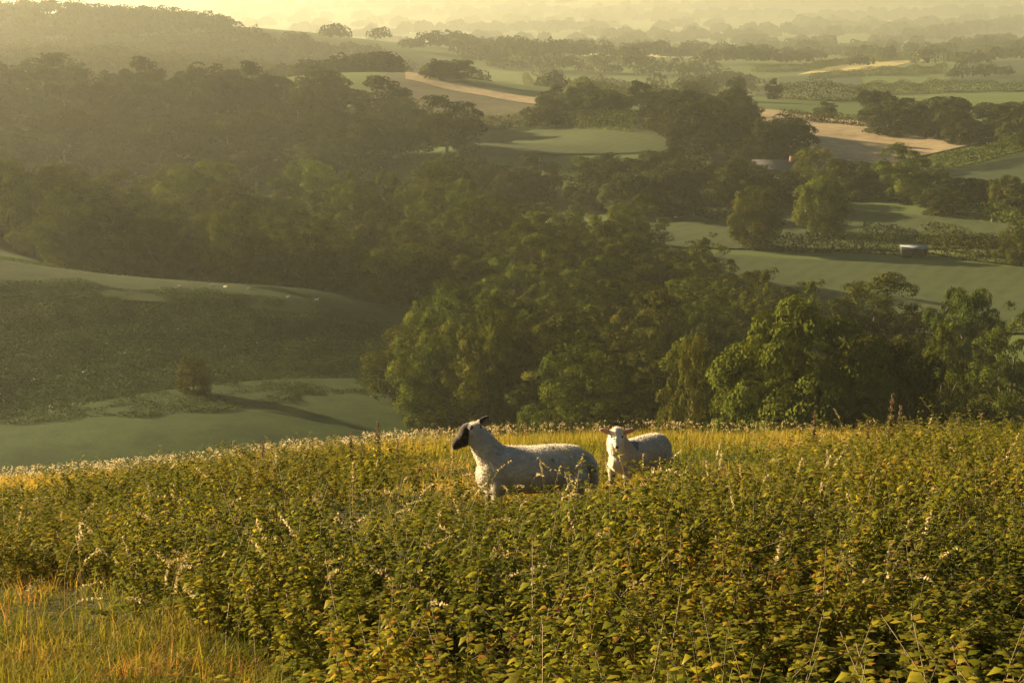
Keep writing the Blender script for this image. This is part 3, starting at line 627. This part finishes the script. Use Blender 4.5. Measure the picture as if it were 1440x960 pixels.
co, no = verts(ewe_me); zone = np.zeros((len(co), 3))
hd = np.linalg.norm((co - np.array([.72, 0, .845])) / np.array([1, 1, 1.0]), axis=1)
zone[:, 0] = np.clip((co[:, 0] * .93 + (co[:, 2] - .85) * .05 - .612) * 60, 0, 1) * (co[:, 2] > .69)
ear = (np.abs(co[:, 1]) > .082) & (co[:, 2] > .92) | ((co[:, 0] < .56) & (co[:, 2] > .955)); zone[ear, 0] = 1
zone[(co[:, 2] < .2), 0] = .85
setzone(ewe_me, zone)
g_ = ground(741, 717); g_ = np.array([P(752, 717, 16.5)[0], 16.5, 0]); g_[2] = float(zfun(g_[0], g_[1]))
EWE = g_.copy()
ewe = thing('ewe', 'black-faced white ewe in side view looking left over the nettles', 'sheep', g_, math.pi + .06)
obj('body', ewe_me, ewe)
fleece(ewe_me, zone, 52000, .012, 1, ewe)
for y in (-1, 1):
    s_ = MB(); s_.add(SV * .013 + np.array([.735, y * .062, .885]), [ST, SQ]); obj('eye', s_.mesh('eye', mat_eye, True), ewe)
# lamb, body quartering away to the right, head turned to the camera
b = Blob()
b.loft([(-.42, .40, .05, .05), (-.40, .41, .11, .09), (-.34, .42, .165, .13), (-.24, .42, .195, .165), (-.08, .415, .20, .185), (.08, .41, .195, .18), (.22, .41, .195, .16), (.32, .40, .17, .13), (.39, .39, .11, .09), (.43, .38, .04, .04)])
b.chain([(.24, 0, .46, .145), (.34, .02, .56, .13), (.38, .04, .64, .112), (.40, .06, .70, .098)], 1)
hdv = unit(np.array([.59, .78, -.42])); sdv = unit(np.array([-.80, .605, 0])); upv = np.cross(hdv, sdv); upv = upv if upv[2] > 0 else -upv
H0 = np.array([.42, .08, .735]); R = np.stack([hdv, sdv, upv], 1)
b.ell(H0, (.09, .078, .088), R); b.ell(H0 + hdv * .07 - upv * .012, (.10, .060, .066), R); b.ell(H0 + hdv * .13 - upv * .03, (.07, .043, .046), R); b.ell(H0 + hdv * .165 - upv * .035, (.035, .036, .034), R)
for s in (-1, 1):
    ax = unit(sdv * s * 1.0 + upv * .28 - hdv * .12); b.ell(H0 + sdv * s * .125 + upv * .05, (.082, .015, .040), np.stack([ax, hdv, unit(np.cross(ax, hdv))], 1))
legs(b, .28, -.27, .09, .30, .82); b.chain([(-.38, 0, .48, .045), (-.425, 0, .40, .036), (-.43, 0, .30, .032)])
lamb_me = b.build(.0095, 4); lamb_me.materials.clear(); lamb_me.materials.append(mat_wool); lamb_me.name = 'lamb'
co, no = verts(lamb_me); zone = np.zeros((len(co), 3)); q = (co - H0) @ R
inner = (np.abs(q[:, 1]) > .075) & (q[:, 2] > .0) & ((no @ hdv) > .25) & (q[:, 0] > -.03); zone[inner, 2] = 1
nose = np.linalg.norm(q - np.array([.19, 0, -.025]), axis=1) < .022; zone[nose, 0] = .8
mk = vnoise(co[:, 0] * 1.0, co[:, 2], .05, 3); zone[:, 1] = ((np.abs(co[:, 0] - .14) < .10) & (co[:, 1] > 0.02) & (co[:, 2] > .50) & (mk > .62)) * .8
setzone(lamb_me, zone); face = (q[:, 0] > .0) & (np.abs(q[:, 1]) < .09) | (np.abs(q[:, 1]) > .085) & (q[:, 2] > 0) & (co[:, 2] > .7)
g_ = np.array([P(899, 690, 18.9)[0], 18.9, 0]); g_[2] = float(zfun(g_[0], g_[1])); LAMB = g_.copy()
lamb = thing('lamb', 'white-faced lamb with pink ears looking straight at the camera', 'sheep', g_, math.pi + math.radians(36))
obj('body', lamb_me, lamb); z2 = zone.copy(); z2[face, 0] = 1; fleece(lamb_me, z2, 36000, .011, 2, lamb)
for s in (-1, 1):
    s_ = MB(); s_.add(SV * .012 + H0 + hdv * .062 + sdv * s * .062 + upv * .02, [ST, SQ]); obj('eye', s_.mesh('eye', mat_eye, True), lamb)
pos = ['leftmost of the distant sheep on the left pasture', 'second distant sheep from the left, near the wood edge', 'faint third distant sheep from the left on the pasture', 'brightest distant sheep, right below the wood edge',
       'fifth distant sheep from the left, alone on the pasture', 'rightmost of the distant sheep, almost at the wood']
for (px, py), lb in zip([(252, 403), (298, 401), (317, 404), (350, 406), (405, 418), (445, 422)], pos):
    p = ground(px, py + 2)
    o = obj('grazing_sheep', ewe_me, None, p, float(rng.uniform(0, 6.28)), label='tiny white ' + lb, category='sheep', group='sheep grazing on the distant pasture'); o.scale = (.7,) * 3
# ------------------------------------------------------------------ foreground plants
def nettle_np(seed, H, nodes, leaf, quad=True):
    """one nettle: returns V, quads/tris, tone, for leaves and stem separately"""
    g = np.random.default_rng(seed); b = MB(); st = MB(); lean = g.normal(0, .13, 2)
    def pos(t): return np.array([lean[0] * t * t * H * 2, lean[1] * t * t * H * 2, t * H])
    st.tube([pos(t) for t in np.linspace(0, 1, 4)], [.0045, .004, .003, .0015], 3, g.random())
    a0 = g.uniform(0, 3.14)
    for i in range(nodes):
        t = .22 + .78 * (i + .5) / nodes; base = pos(t); sz = leaf * (1.0 if t < .8 else 1.15 - (t - .8) * 3.2) * g.uniform(.8, 1.2)
        for s in range(2 if t < .93 else 4):
            a = a0 + i * 1.57 + s * (3.1416 if t < .93 else 1.57) + g.normal(0, .5); out = np.array([math.cos(a), math.sin(a), 0]); sd = np.array([-math.sin(a), math.cos(a), 0])
            up = .35 if t > .85 else .1; droop = g.uniform(.3, .9) if t < .88 else g.uniform(-.2, .3)
            p0 = base + out * sz * .15 + np.array([0, 0, sz * .1 * 1]); m1 = p0 + out * sz * .5 + np.array([0, 0, sz * (up - droop * .1)]); tip = p0 + out * sz * (1.02 - droop * .2) + np.array([0, 0, sz * (up - droop)])
            w = sd * sz * .36; V = [p0, m1 - out * sz * .12 + w - (0, 0, sz * .07), m1, m1 - out * sz * .12 - w - (0, 0, sz * .07), tip]
            b.add(V, [np.array([(0, 2, 1), (0, 3, 2), (1, 2, 4), (2, 3, 4)])], np.clip(g.normal(.45, .2) + .12 * (t - .5), 0, .86) if g.random() > .012 else g.uniform(.8, .97))
        if .5 < t < .9 and g.random() < .35:   # hanging flower tassel
            a = g.uniform(0, 6.28); p = base; e = base + np.array([math.cos(a) * .03, math.sin(a) * .03, -.03])
            b.add([p, p + (0.004, 0, 0), e], [np.array([(0, 1, 2)])], .75)
    return np.concatenate(b.V), np.concatenate(b.Q), np.concatenate(b.A), np.concatenate(st.V), np.concatenate([q for q in st.Q if q.shape[1] == 4]), np.concatenate(st.A)
def scatter(protos, xy, z, sc, hs, seed, tint=None):
    """realise prototypes (V, F, A) at the points"""
    g = np.random.default_rng(seed); k = g.integers(0, len(protos), len(xy)); VV, FF, AA = [], [], []; n = 0; rot = g.uniform(0, 6.28, len(xy)); kk = k
    for j, (V, Fc, A) in enumerate(protos):
        s = np.where(kk == j)[0]
        if not len(s): continue
        c, sn = np.cos(rot[s])[:, None], np.sin(rot[s])[:, None]; S = sc[s][:, None]
        x = (V[None, :, 0] * c - V[None, :, 1] * sn) * S + xy[s, 0][:, None]; y = (V[None, :, 0] * sn + V[None, :, 1] * c) * S + xy[s, 1][:, None]
        zz = V[None, :, 2] * hs[s][:, None] + z[s][:, None]; m_ = len(V)
        VV.append(np.stack([x, y, zz], -1).reshape(-1, 3)); FF.append((Fc[None] + (np.arange(len(s)) * m_)[:, None, None]).reshape(-1, Fc.shape[1]) + n)
        a = A[None] + (tint[s][:, None] if tint is not None else np.zeros((len(s), 1))); AA.append(np.clip(a, 0, 1).ravel()); n += len(s) * m_
    return np.concatenate(VV), np.concatenate(FF), np.concatenate(AA)
def cand(n_per_m2, y0, y1, g, margin=1.5):
    A = []; y = y0
    while y < y1:
        dy = 1.0; hw = 720 / F * (y + 1) * 1.07 + margin; n = int(2 * hw * dy * (n_per_m2(y) if callable(n_per_m2) else n_per_m2))
        A.append(np.stack([g.uniform(-hw, hw, n), g.uniform(y, y + dy, n)], -1)); y += dy
    return np.concatenate(A)
# picture outline of where the nettles grow (their feet), in picture points
NET = [(-200, 700), (0, 703), (230, 684), (300, 668), (470, 654), (560, 660), (620, 690), (680, 712), (850, 722), (960, 716), (1010, 708), (1060, 692), (1120, 662), (1180, 636), (1600, 628), (1600, 1500),
       (500, 1500), (440, 1020), (345, 960), (320, 915), (170, 900), (150, 845), (60, 835), (-200, 825)]
def ground_px(xy, z): return proj(xy[:, 0], xy[:, 1], z)
g = np.random.default_rng(11)
xy = cand(lambda y: 68 if y < 12 else (54 if y < 18 else 36), 5.5, 31, g); z = zfun(xy[:, 0], xy[:, 1]); px, py = ground_px(xy, z)
jx = px + (fbm(xy[:, 0], xy[:, 1], 1.3, 2, 8) - .5) * 90; jy = py + 12 * 0 + (fbm(xy[:, 0], xy[:, 1], 1.3, 2, 9) - .5) * 50
ok = inpoly(jx, jy, NET); hole = fbm(xy[:, 0], xy[:, 1] * 1.3, 1.5, 3, 12)
ok &= g.random(len(xy)) < np.clip((hole - .41) * 10 + 2.5 * ((np.abs(xy[:, 0] - EWE[0] - .4) < 1.6) & (xy[:, 1] > EWE[1] - 1.7) & (xy[:, 1] < EWE[1] - .2)), 0.03, 1)
for (c_, r_) in ((EWE, .55), (LAMB, .4)): ok &= ~((np.abs(xy[:, 0] - c_[0]) < .62) & (np.abs(xy[:, 1] - c_[1]) < r_ * .7))
# the dark gap near the bottom middle
ok &= ~((((px - 660) / 120) ** 2 + ((py - 1015) / 60) ** 2) < 1)
xy = xy[ok]; z = z[ok]; hgt = .60 + 1.5 * (fbm(xy[:, 0], xy[:, 1], 1.2, 3, 4) - .5) + g.normal(0, .10, len(xy)); near_s = np.hypot(xy[:, 0] - EWE[0], xy[:, 1] - EWE[1] + .9)
hgt = np.clip(hgt, .22, 1.1); hgt *= np.clip(1 - .04 * (xy[:, 1] - 12), .42, 1)
for c_, wx in ((EWE, 1.05), (LAMB, .75)):
    dy_ = c_[1] - xy[:, 1]; nf = (np.abs(xy[:, 0] - c_[0] * xy[:, 1] / c_[1]) < wx) & (dy_ > -.5) & (dy_ < 4.5); hgt = np.where(nf, np.minimum(hgt, np.maximum(.2, .17 + .155 * dy_)), hgt)
print('NETTLES', len(xy))
protos = [nettle_np(i, 1.0, int(rng.integers(13, 18)), float(rng.uniform(.042, .06))) for i in range(16)]
# prototypes are 1 m tall: leaves are sized in metres, so scale xy by 1 and z by height with node spacing shrinking
lo_ = [(p[0], p[1], p[2]) for p in protos]; st_ = [(p[3], p[4], p[5]) for p in protos]
tint = (fbm(xy[:, 0], xy[:, 1], 2.2, 2, 21) - .5) * .5 + g.normal(0, .06, len(xy)); sc = g.uniform(.8, 1.25, len(xy)) * np.clip(1.35 - .04 * (xy[:, 1] - 6), 1, 1.3)
V, Fc, A = scatter(lo_, xy, z, sc, hgt, 5, tint); me1 = mesh_np('nettle_bed', V, [Fc], False, [mat_nettle], {'tone': A})
V, Fc, A = scatter(st_, xy, z, sc, hgt, 5); me2 = mesh_np('nettle_stems', V, [Fc], False, [mat_stem], {'tone': A})
nb = obj('nettle_bed', me1, kind='stuff', label='dense bed of stinging nettles filling the foreground', category='nettles'); obj('stems', me2, nb)
# grass blades
def blades(name, xy, L, w, tone, label, seed, bend=.5, mat=None, cat='grass', segs=3, wild=.5):
    g = np.random.default_rng(seed); n = len(xy); z = zfun(xy[:, 0], xy[:, 1]); a = g.uniform(0, 6.28, n); d = np.stack([np.cos(a), np.sin(a), 0 * a], -1)
    d = unit(d + np.array([.35, -.1, 0])); s = np.stack([-d[:, 1], d[:, 0], 0 * a], -1); bd = bend * g.uniform(.1, 1.6, n)[:, None]; base = np.stack([xy[:, 0], xy[:, 1], z - .01], -1); L = L[:, None]; V = []
    for i in range(segs + 1):
        t = i / segs; c = base + d * (bd * L * t * t) + np.array([0, 0, 1]) * L * (t - .35 * bd * t * t); ww = w[:, None] * (1 - t) ** .7 * .5
        if i < segs: V += [c - s * ww, c + s * ww]
        else: V += [c]
    V = np.stack(V, 1); m_ = V.shape[1]; q = []
    for i in range(segs - 1): q.append((2 * i, 2 * i + 1, 2 * i + 3, 2 * i + 2))
    i0 = np.arange(n)[:, None, None] * m_; Q = (i0 + np.array(q)[None]).reshape(-1, 4); T = (np.arange(n)[:, None] * m_ + np.array([[2 * segs - 2, 2 * segs - 1, 2 * segs]]))
    return obj(name, mesh_np(name, V.reshape(-1, 3), [Q, T], False, [mat or mat_blade], {'tone': np.repeat(np.clip(tone, 0, 1), m_)}), kind='stuff', label=label, category=cat)
# turf everywhere on the near hill
g = np.random.default_rng(21)
xy = cand(lambda y: 1300 if y < 13 else (420 if y < 20 else 240), 6, 33, g, .8); px, py = ground_px(xy, zfun(xy[:, 0], xy[:, 1])); inn = inpoly(px, py, NET)
keep = ~inn | (g.random(len(xy)) < np.where((px < 620) & (py > 790), .9, .35)); keep &= (py < 1050) | ~inn; xy = xy[keep]
n1_ = fbm(xy[:, 0], xy[:, 1], .8, 3, 31); n2_ = fbm(xy[:, 0], xy[:, 1], 2.5, 2, 32)
n3_ = fbm(xy[:, 0], xy[:, 1], .35, 2, 33); tone = -.08 + .6 * n1_ + .7 * (n2_ - .5) + .5 * (n3_ - .5) + g.normal(0, .12, len(xy)) + np.where(xy[:, 1] > 15, .2, 0); tone = np.where((vnoise(xy[:, 0], xy[:, 1], .7, 50) > .74) & (xy[:, 1] < 15) & (g.random(len(xy)) < .25), .97 + 0 * tone, tone)
L = (.11 + .2 * np.clip(n3_ * 1.5 - .35, 0, 1)) * np.where(xy[:, 1] < 15, 1.5, .9) * g.uniform(.6, 1.5, len(xy))
blades('short_grass', xy, L * np.where(xy[:, 1] < 15, .7, 1), np.where(xy[:, 1] < 14, .008, .012), tone, 'short golden-green grass of the clearing and the lawn around the sheep', 22, 1.0)
# tall seeding grass along the brow
xy = cand(lambda y: 170 if y > 22 else 45, 19, 34, g, 1); px, py = ground_px(xy, zfun(xy[:, 0], xy[:, 1]))
band = (xy[:, 1] > 25.5 + 2.0 * (fbm(xy[:, 0], xy[:, 1], 3, 2, 41) - .5) * 2) | ((px < 560) & (xy[:, 1] > 23) & (fbm(xy[:, 0], xy[:, 1], 2, 2, 42) > .5)); xy = xy[band]
L = (.22 + .22 * fbm(xy[:, 0], xy[:, 1], 1.5, 2, 43)) * g.uniform(.7, 1.25, len(xy)); tone = np.clip(.35 + .5 * fbm(xy[:, 0], xy[:, 1], 2, 3, 44) + g.normal(0, .12, len(xy)), 0, .9)
blades('tall_grass', xy, L, np.full(len(xy), .012), tone, 'tall seeding grass along the brow of the hill', 23, .25)
# seedheads: pale tops along the brow
def heads(xy, zt, size, seed, tone, name, label, tall=1.6):
    g = np.random.default_rng(seed); n = len(xy); C = np.repeat(np.stack([xy[:, 0], xy[:, 1], zt], -1), 7, 0) + g.normal(0, 1, (n * 7, 3)) * np.repeat(size, 7)[:, None] * np.array([.7, .7, .35 * tall])
    V, q = leaf_quads(C, rand_dir(n * 7, g), np.repeat(size, 7) * 1.0, g)
    return obj(name, mesh_np(name, V, [q], False, [mat_seed], {'tone': np.repeat(np.repeat(tone, 7), 4)}), kind='stuff', label=label, category='seedheads')
xy = cand(26, 27, 33.5, g, 1); w = .35 + .65 * (xy[:, 0] < 0); s = g.random(len(xy)) < w * np.clip((xy[:, 1] - 27) / 4, .15, 1); xy = xy[s]
zt = zfun(xy[:, 0], xy[:, 1]) + g.uniform(.3, .5, len(xy)); heads(xy, zt, g.uniform(.012, .035, len(xy)), 61, np.clip(.3 + .4 * (xy[:, 0] < -2) + g.normal(0, .2, len(xy)), 0, 1), 'meadow_seedheads', 'pale fluffy seedheads lining the brow of the hill')
blades('seedhead_stalks', xy + g.normal(0, .01, xy.shape), zt - zfun(xy[:, 0], xy[:, 1]), np.full(len(xy), .008), np.full(len(xy), .7), 'thin straw stalks under the pale seedheads', 62, .03)
# dry arching grass stalks with seedheads among the nettles
def stalk_np(g, H, arch, head, hw=.012):
    b = MB(); a = g.uniform(0, 6.28); dx, dy = math.cos(a) * .8 + .3, math.sin(a) * .6; pts = []
    for t in np.linspace(0, 1, 9): pts.append((dx * arch * H * t ** 2.6, dy * arch * H * t ** 2.6, H * (t - .42 * arch * t ** 3.5)))
    pts = np.array(pts); b.tube(pts[:7], np.linspace(.0028, .0016, 7), 4, .3); tone = g.uniform(.1, .8)
    tl = pts[-1] - pts[-2]; k = 26; t = g.random(k); base = pts[6] + (pts[-1] - pts[6]) * t[:, None]; base += (pts[7] - (pts[6] + pts[8]) / 2) * (4 * t * (1 - t))[:, None]
    C = base + g.normal(0, hw * .55, (k, 3)) * (1 - t * .6)[:, None]; V, q = leaf_quads(C, rand_dir(k, g), hw * 1.8, g, 1.5, np.tile(unit(tl) + .3, (k, 1))); b.add(V, [q], tone)
    return b.mesh('dry_stalk', mat_seed)
g = np.random.default_rng(77)
sm = [stalk_np(g, .9, g.uniform(.1, .8), .2) for _ in range(14)]
spots_px = [(g.uniform(20, 1430), g.uniform(690, 960)) for _ in range(170)] + [(x + g.normal(0, 14), 880 + g.normal(0, 16)) for x in (395, 405, 420, 430, 445, 460, 470, 500, 510)] + \
    [(x + g.normal(0, 10), 790 + g.normal(0, 12)) for x in (520, 535, 545, 560, 570, 490, 600)] + [(x + g.normal(0, 8), 735 + g.normal(0, 5)) for x in (690, 700, 712, 725, 738, 748, 757, 770, 783, 795, 800, 812, 865, 880, 890, 905, 915, 925, 935, 948)] + \
    [(x + g.normal(0, 20), 860 + g.normal(0, 40)) for x in (850, 860, 870, 900, 910, 930, 815, 600)] + [(x, 668 + g.normal(0, 8)) for x in (1142, 1160, 1183, 1187, 1220, 1262, 1300, 1340, 1400, 1120)]
sx = np.array(spots_px); gp = ground(sx[:, 0], sx[:, 1])
for p in gp:
    k = g.integers(0, 14); sc_ = g.uniform(.85, 1.2) * (.8 if p[1] > 15 else .95)
    o = obj('grass_stalk', sm[k], None, p, float(g.uniform(0, 6.28)), label='dry straw-coloured grass stalk arching above the nettles', category='grass stalk', group='dry grass stalks among the nettles'); o.scale = (sc_,) * 3
# docks with brown seed spikes
def dock_np(g, H):
    b = MB(); t0 = MB(); t0.tube([(0, 0, 0), (.01, 0, H * .5), (.0, .01, H)], [.006, .005, .002], 5)
    n = 420; t = g.random(n) ** .8; zz = H * (.35 + .65 * t); r = .05 * (1 - t * .75) * (1 + .5 * np.sin(t * 40)); a = g.uniform(0, 6.28, n); C = np.stack([np.cos(a) * r, np.sin(a) * r, zz], -1)
    V, q = leaf_quads(C, rand_dir(n, g), .022, g); b.add(V, [q], np.repeat(g.random(n), 4))
    t2 = g.random(60); a2 = g.uniform(0, 6.28, 60); o2 = np.stack([np.cos(a2), np.sin(a2), .5 + 0 * a2], -1); C2 = o2 * .06 * (1.2 - t2)[:, None]; C2[:, 2] = H * (.1 + .7 * t2); V, q = leaf_quads(C2 * np.array([.6, .6, 1]), np.cross(o2, rand_dir(60, g)), .045, g, 1.3); t0.add(V, [q], .3)
    return t0.mesh('stem', mat_stem, True), b.mesh('seed_spike', mat_dock)
dk = [dock_np(g, 1.0) for _ in range(3)]
dock_l = [(1250, 652, .95, 'tall pale-brown dock spike standing highest on the brow at the right'), (1262, 655, .8, 'dock spike with a nodding tip just right of the tallest one'), (533, 672, .8, 'dark upright dock spike left of the ewe, near the brow'),
          (372, 690, .7, 'dark dock clump above the nettles on the left'), (495, 678, .7, 'short dock left of the dark upright spike'), (510, 682, .6, 'squat dock beside the dark upright spike'), (560, 678, .6, 'small dock right of the dark upright spike'),
          (1218, 655, .62, 'thin dock spike left of the tallest one'), (1345, 655, .65, 'leafy weed tip on the brow near the right edge'), (1376, 655, .7, 'leafy weed tip furthest right on the brow'), (735, 632, .5, 'dark weed standing behind the ewe above her neck'), (1143, 650, .7, 'pointed pale seed spike at the left end of the nettles on the brow')]
for (px, py, H, lb) in dock_l:
    p = ground(px, py); t = thing('dock_plant', lb, 'plant', p, float(g.uniform(0, 6.28)), scale=(H, H, H)); k = dk[int(g.integers(3))]; obj('stem', k[0], t); obj('seed_spike', k[1], t)
# ------------------------------------------------------------------ haze, light, sky

V = [(x, y, z) for x in (-8100, 8100) for y in (-1600, 12100) for z in (-335, 6)]
hm = bpy.data.materials.new('haze_air'); hm.use_nodes = True; nt = hm.node_tree; nt.nodes.clear(); out = nt.nodes.new('ShaderNodeOutputMaterial'); pv = nt.nodes.new('ShaderNodeVolumePrincipled')
pv.inputs['Color'].default_value = (.98, 1, .85, 1); pv.inputs['Density'].default_value = .000185; pv.inputs['Anisotropy'].default_value = .71; nt.links.new(pv.outputs[0], out.inputs['Volume'])
ho = obj('haze', mesh_np('haze', V, [np.array([(0, 1, 3, 2), (4, 6, 7, 5), (0, 4, 5, 1), (2, 3, 7, 6), (0, 2, 6, 4), (1, 5, 7, 3)])], False, [hm]), kind='stuff', label='golden morning haze filling the valley', category='haze')
AZ = math.radians(66); EL = math.radians(15)
sd = Vector((-math.sin(AZ) * math.cos(EL), math.cos(AZ) * math.cos(EL), math.sin(EL)))
sl = bpy.data.lights.new('sun', 'SUN'); sl.energy = 5; sl.angle = math.radians(.6); sl.color = (1, .775, .445); so = bpy.data.objects.new('sun', sl); COL.objects.link(so); so.rotation_euler = sd.to_track_quat('Z', 'Y').to_euler()
w = bpy.data.worlds.new('World'); scene.world = w; w.use_nodes = True; nt = w.node_tree; bg = nt.nodes['Background']; sky = nt.nodes.new('ShaderNodeTexSky'); sky.sky_type = 'NISHITA'; sky.sun_disc = False
sky.sun_elevation = EL; sky.sun_rotation = -AZ; sky.air_density = 1.2; sky.dust_density = 3.0; bg.inputs['Strength'].default_value = .022; nt.links.new(sky.outputs[0], bg.inputs[0])
scene.render.engine = 'CYCLES'; c = scene.cycles; c.max_bounces = 5; c.diffuse_bounces = 2; c.glossy_bounces = 1; c.transmission_bounces = 3; c.volume_bounces = 1; c.transparent_max_bounces = 4
c.use_denoising = True; c.denoiser = 'OPENIMAGEDENOISE'; c.sample_clamp_indirect = 4
try: c.use_light_tree = False
except Exception: pass
scene.view_settings.view_transform = 'Standard'; scene.view_settings.look = 'None'; scene.view_settings.gamma = 1; scene.view_settings.exposure = 2.15
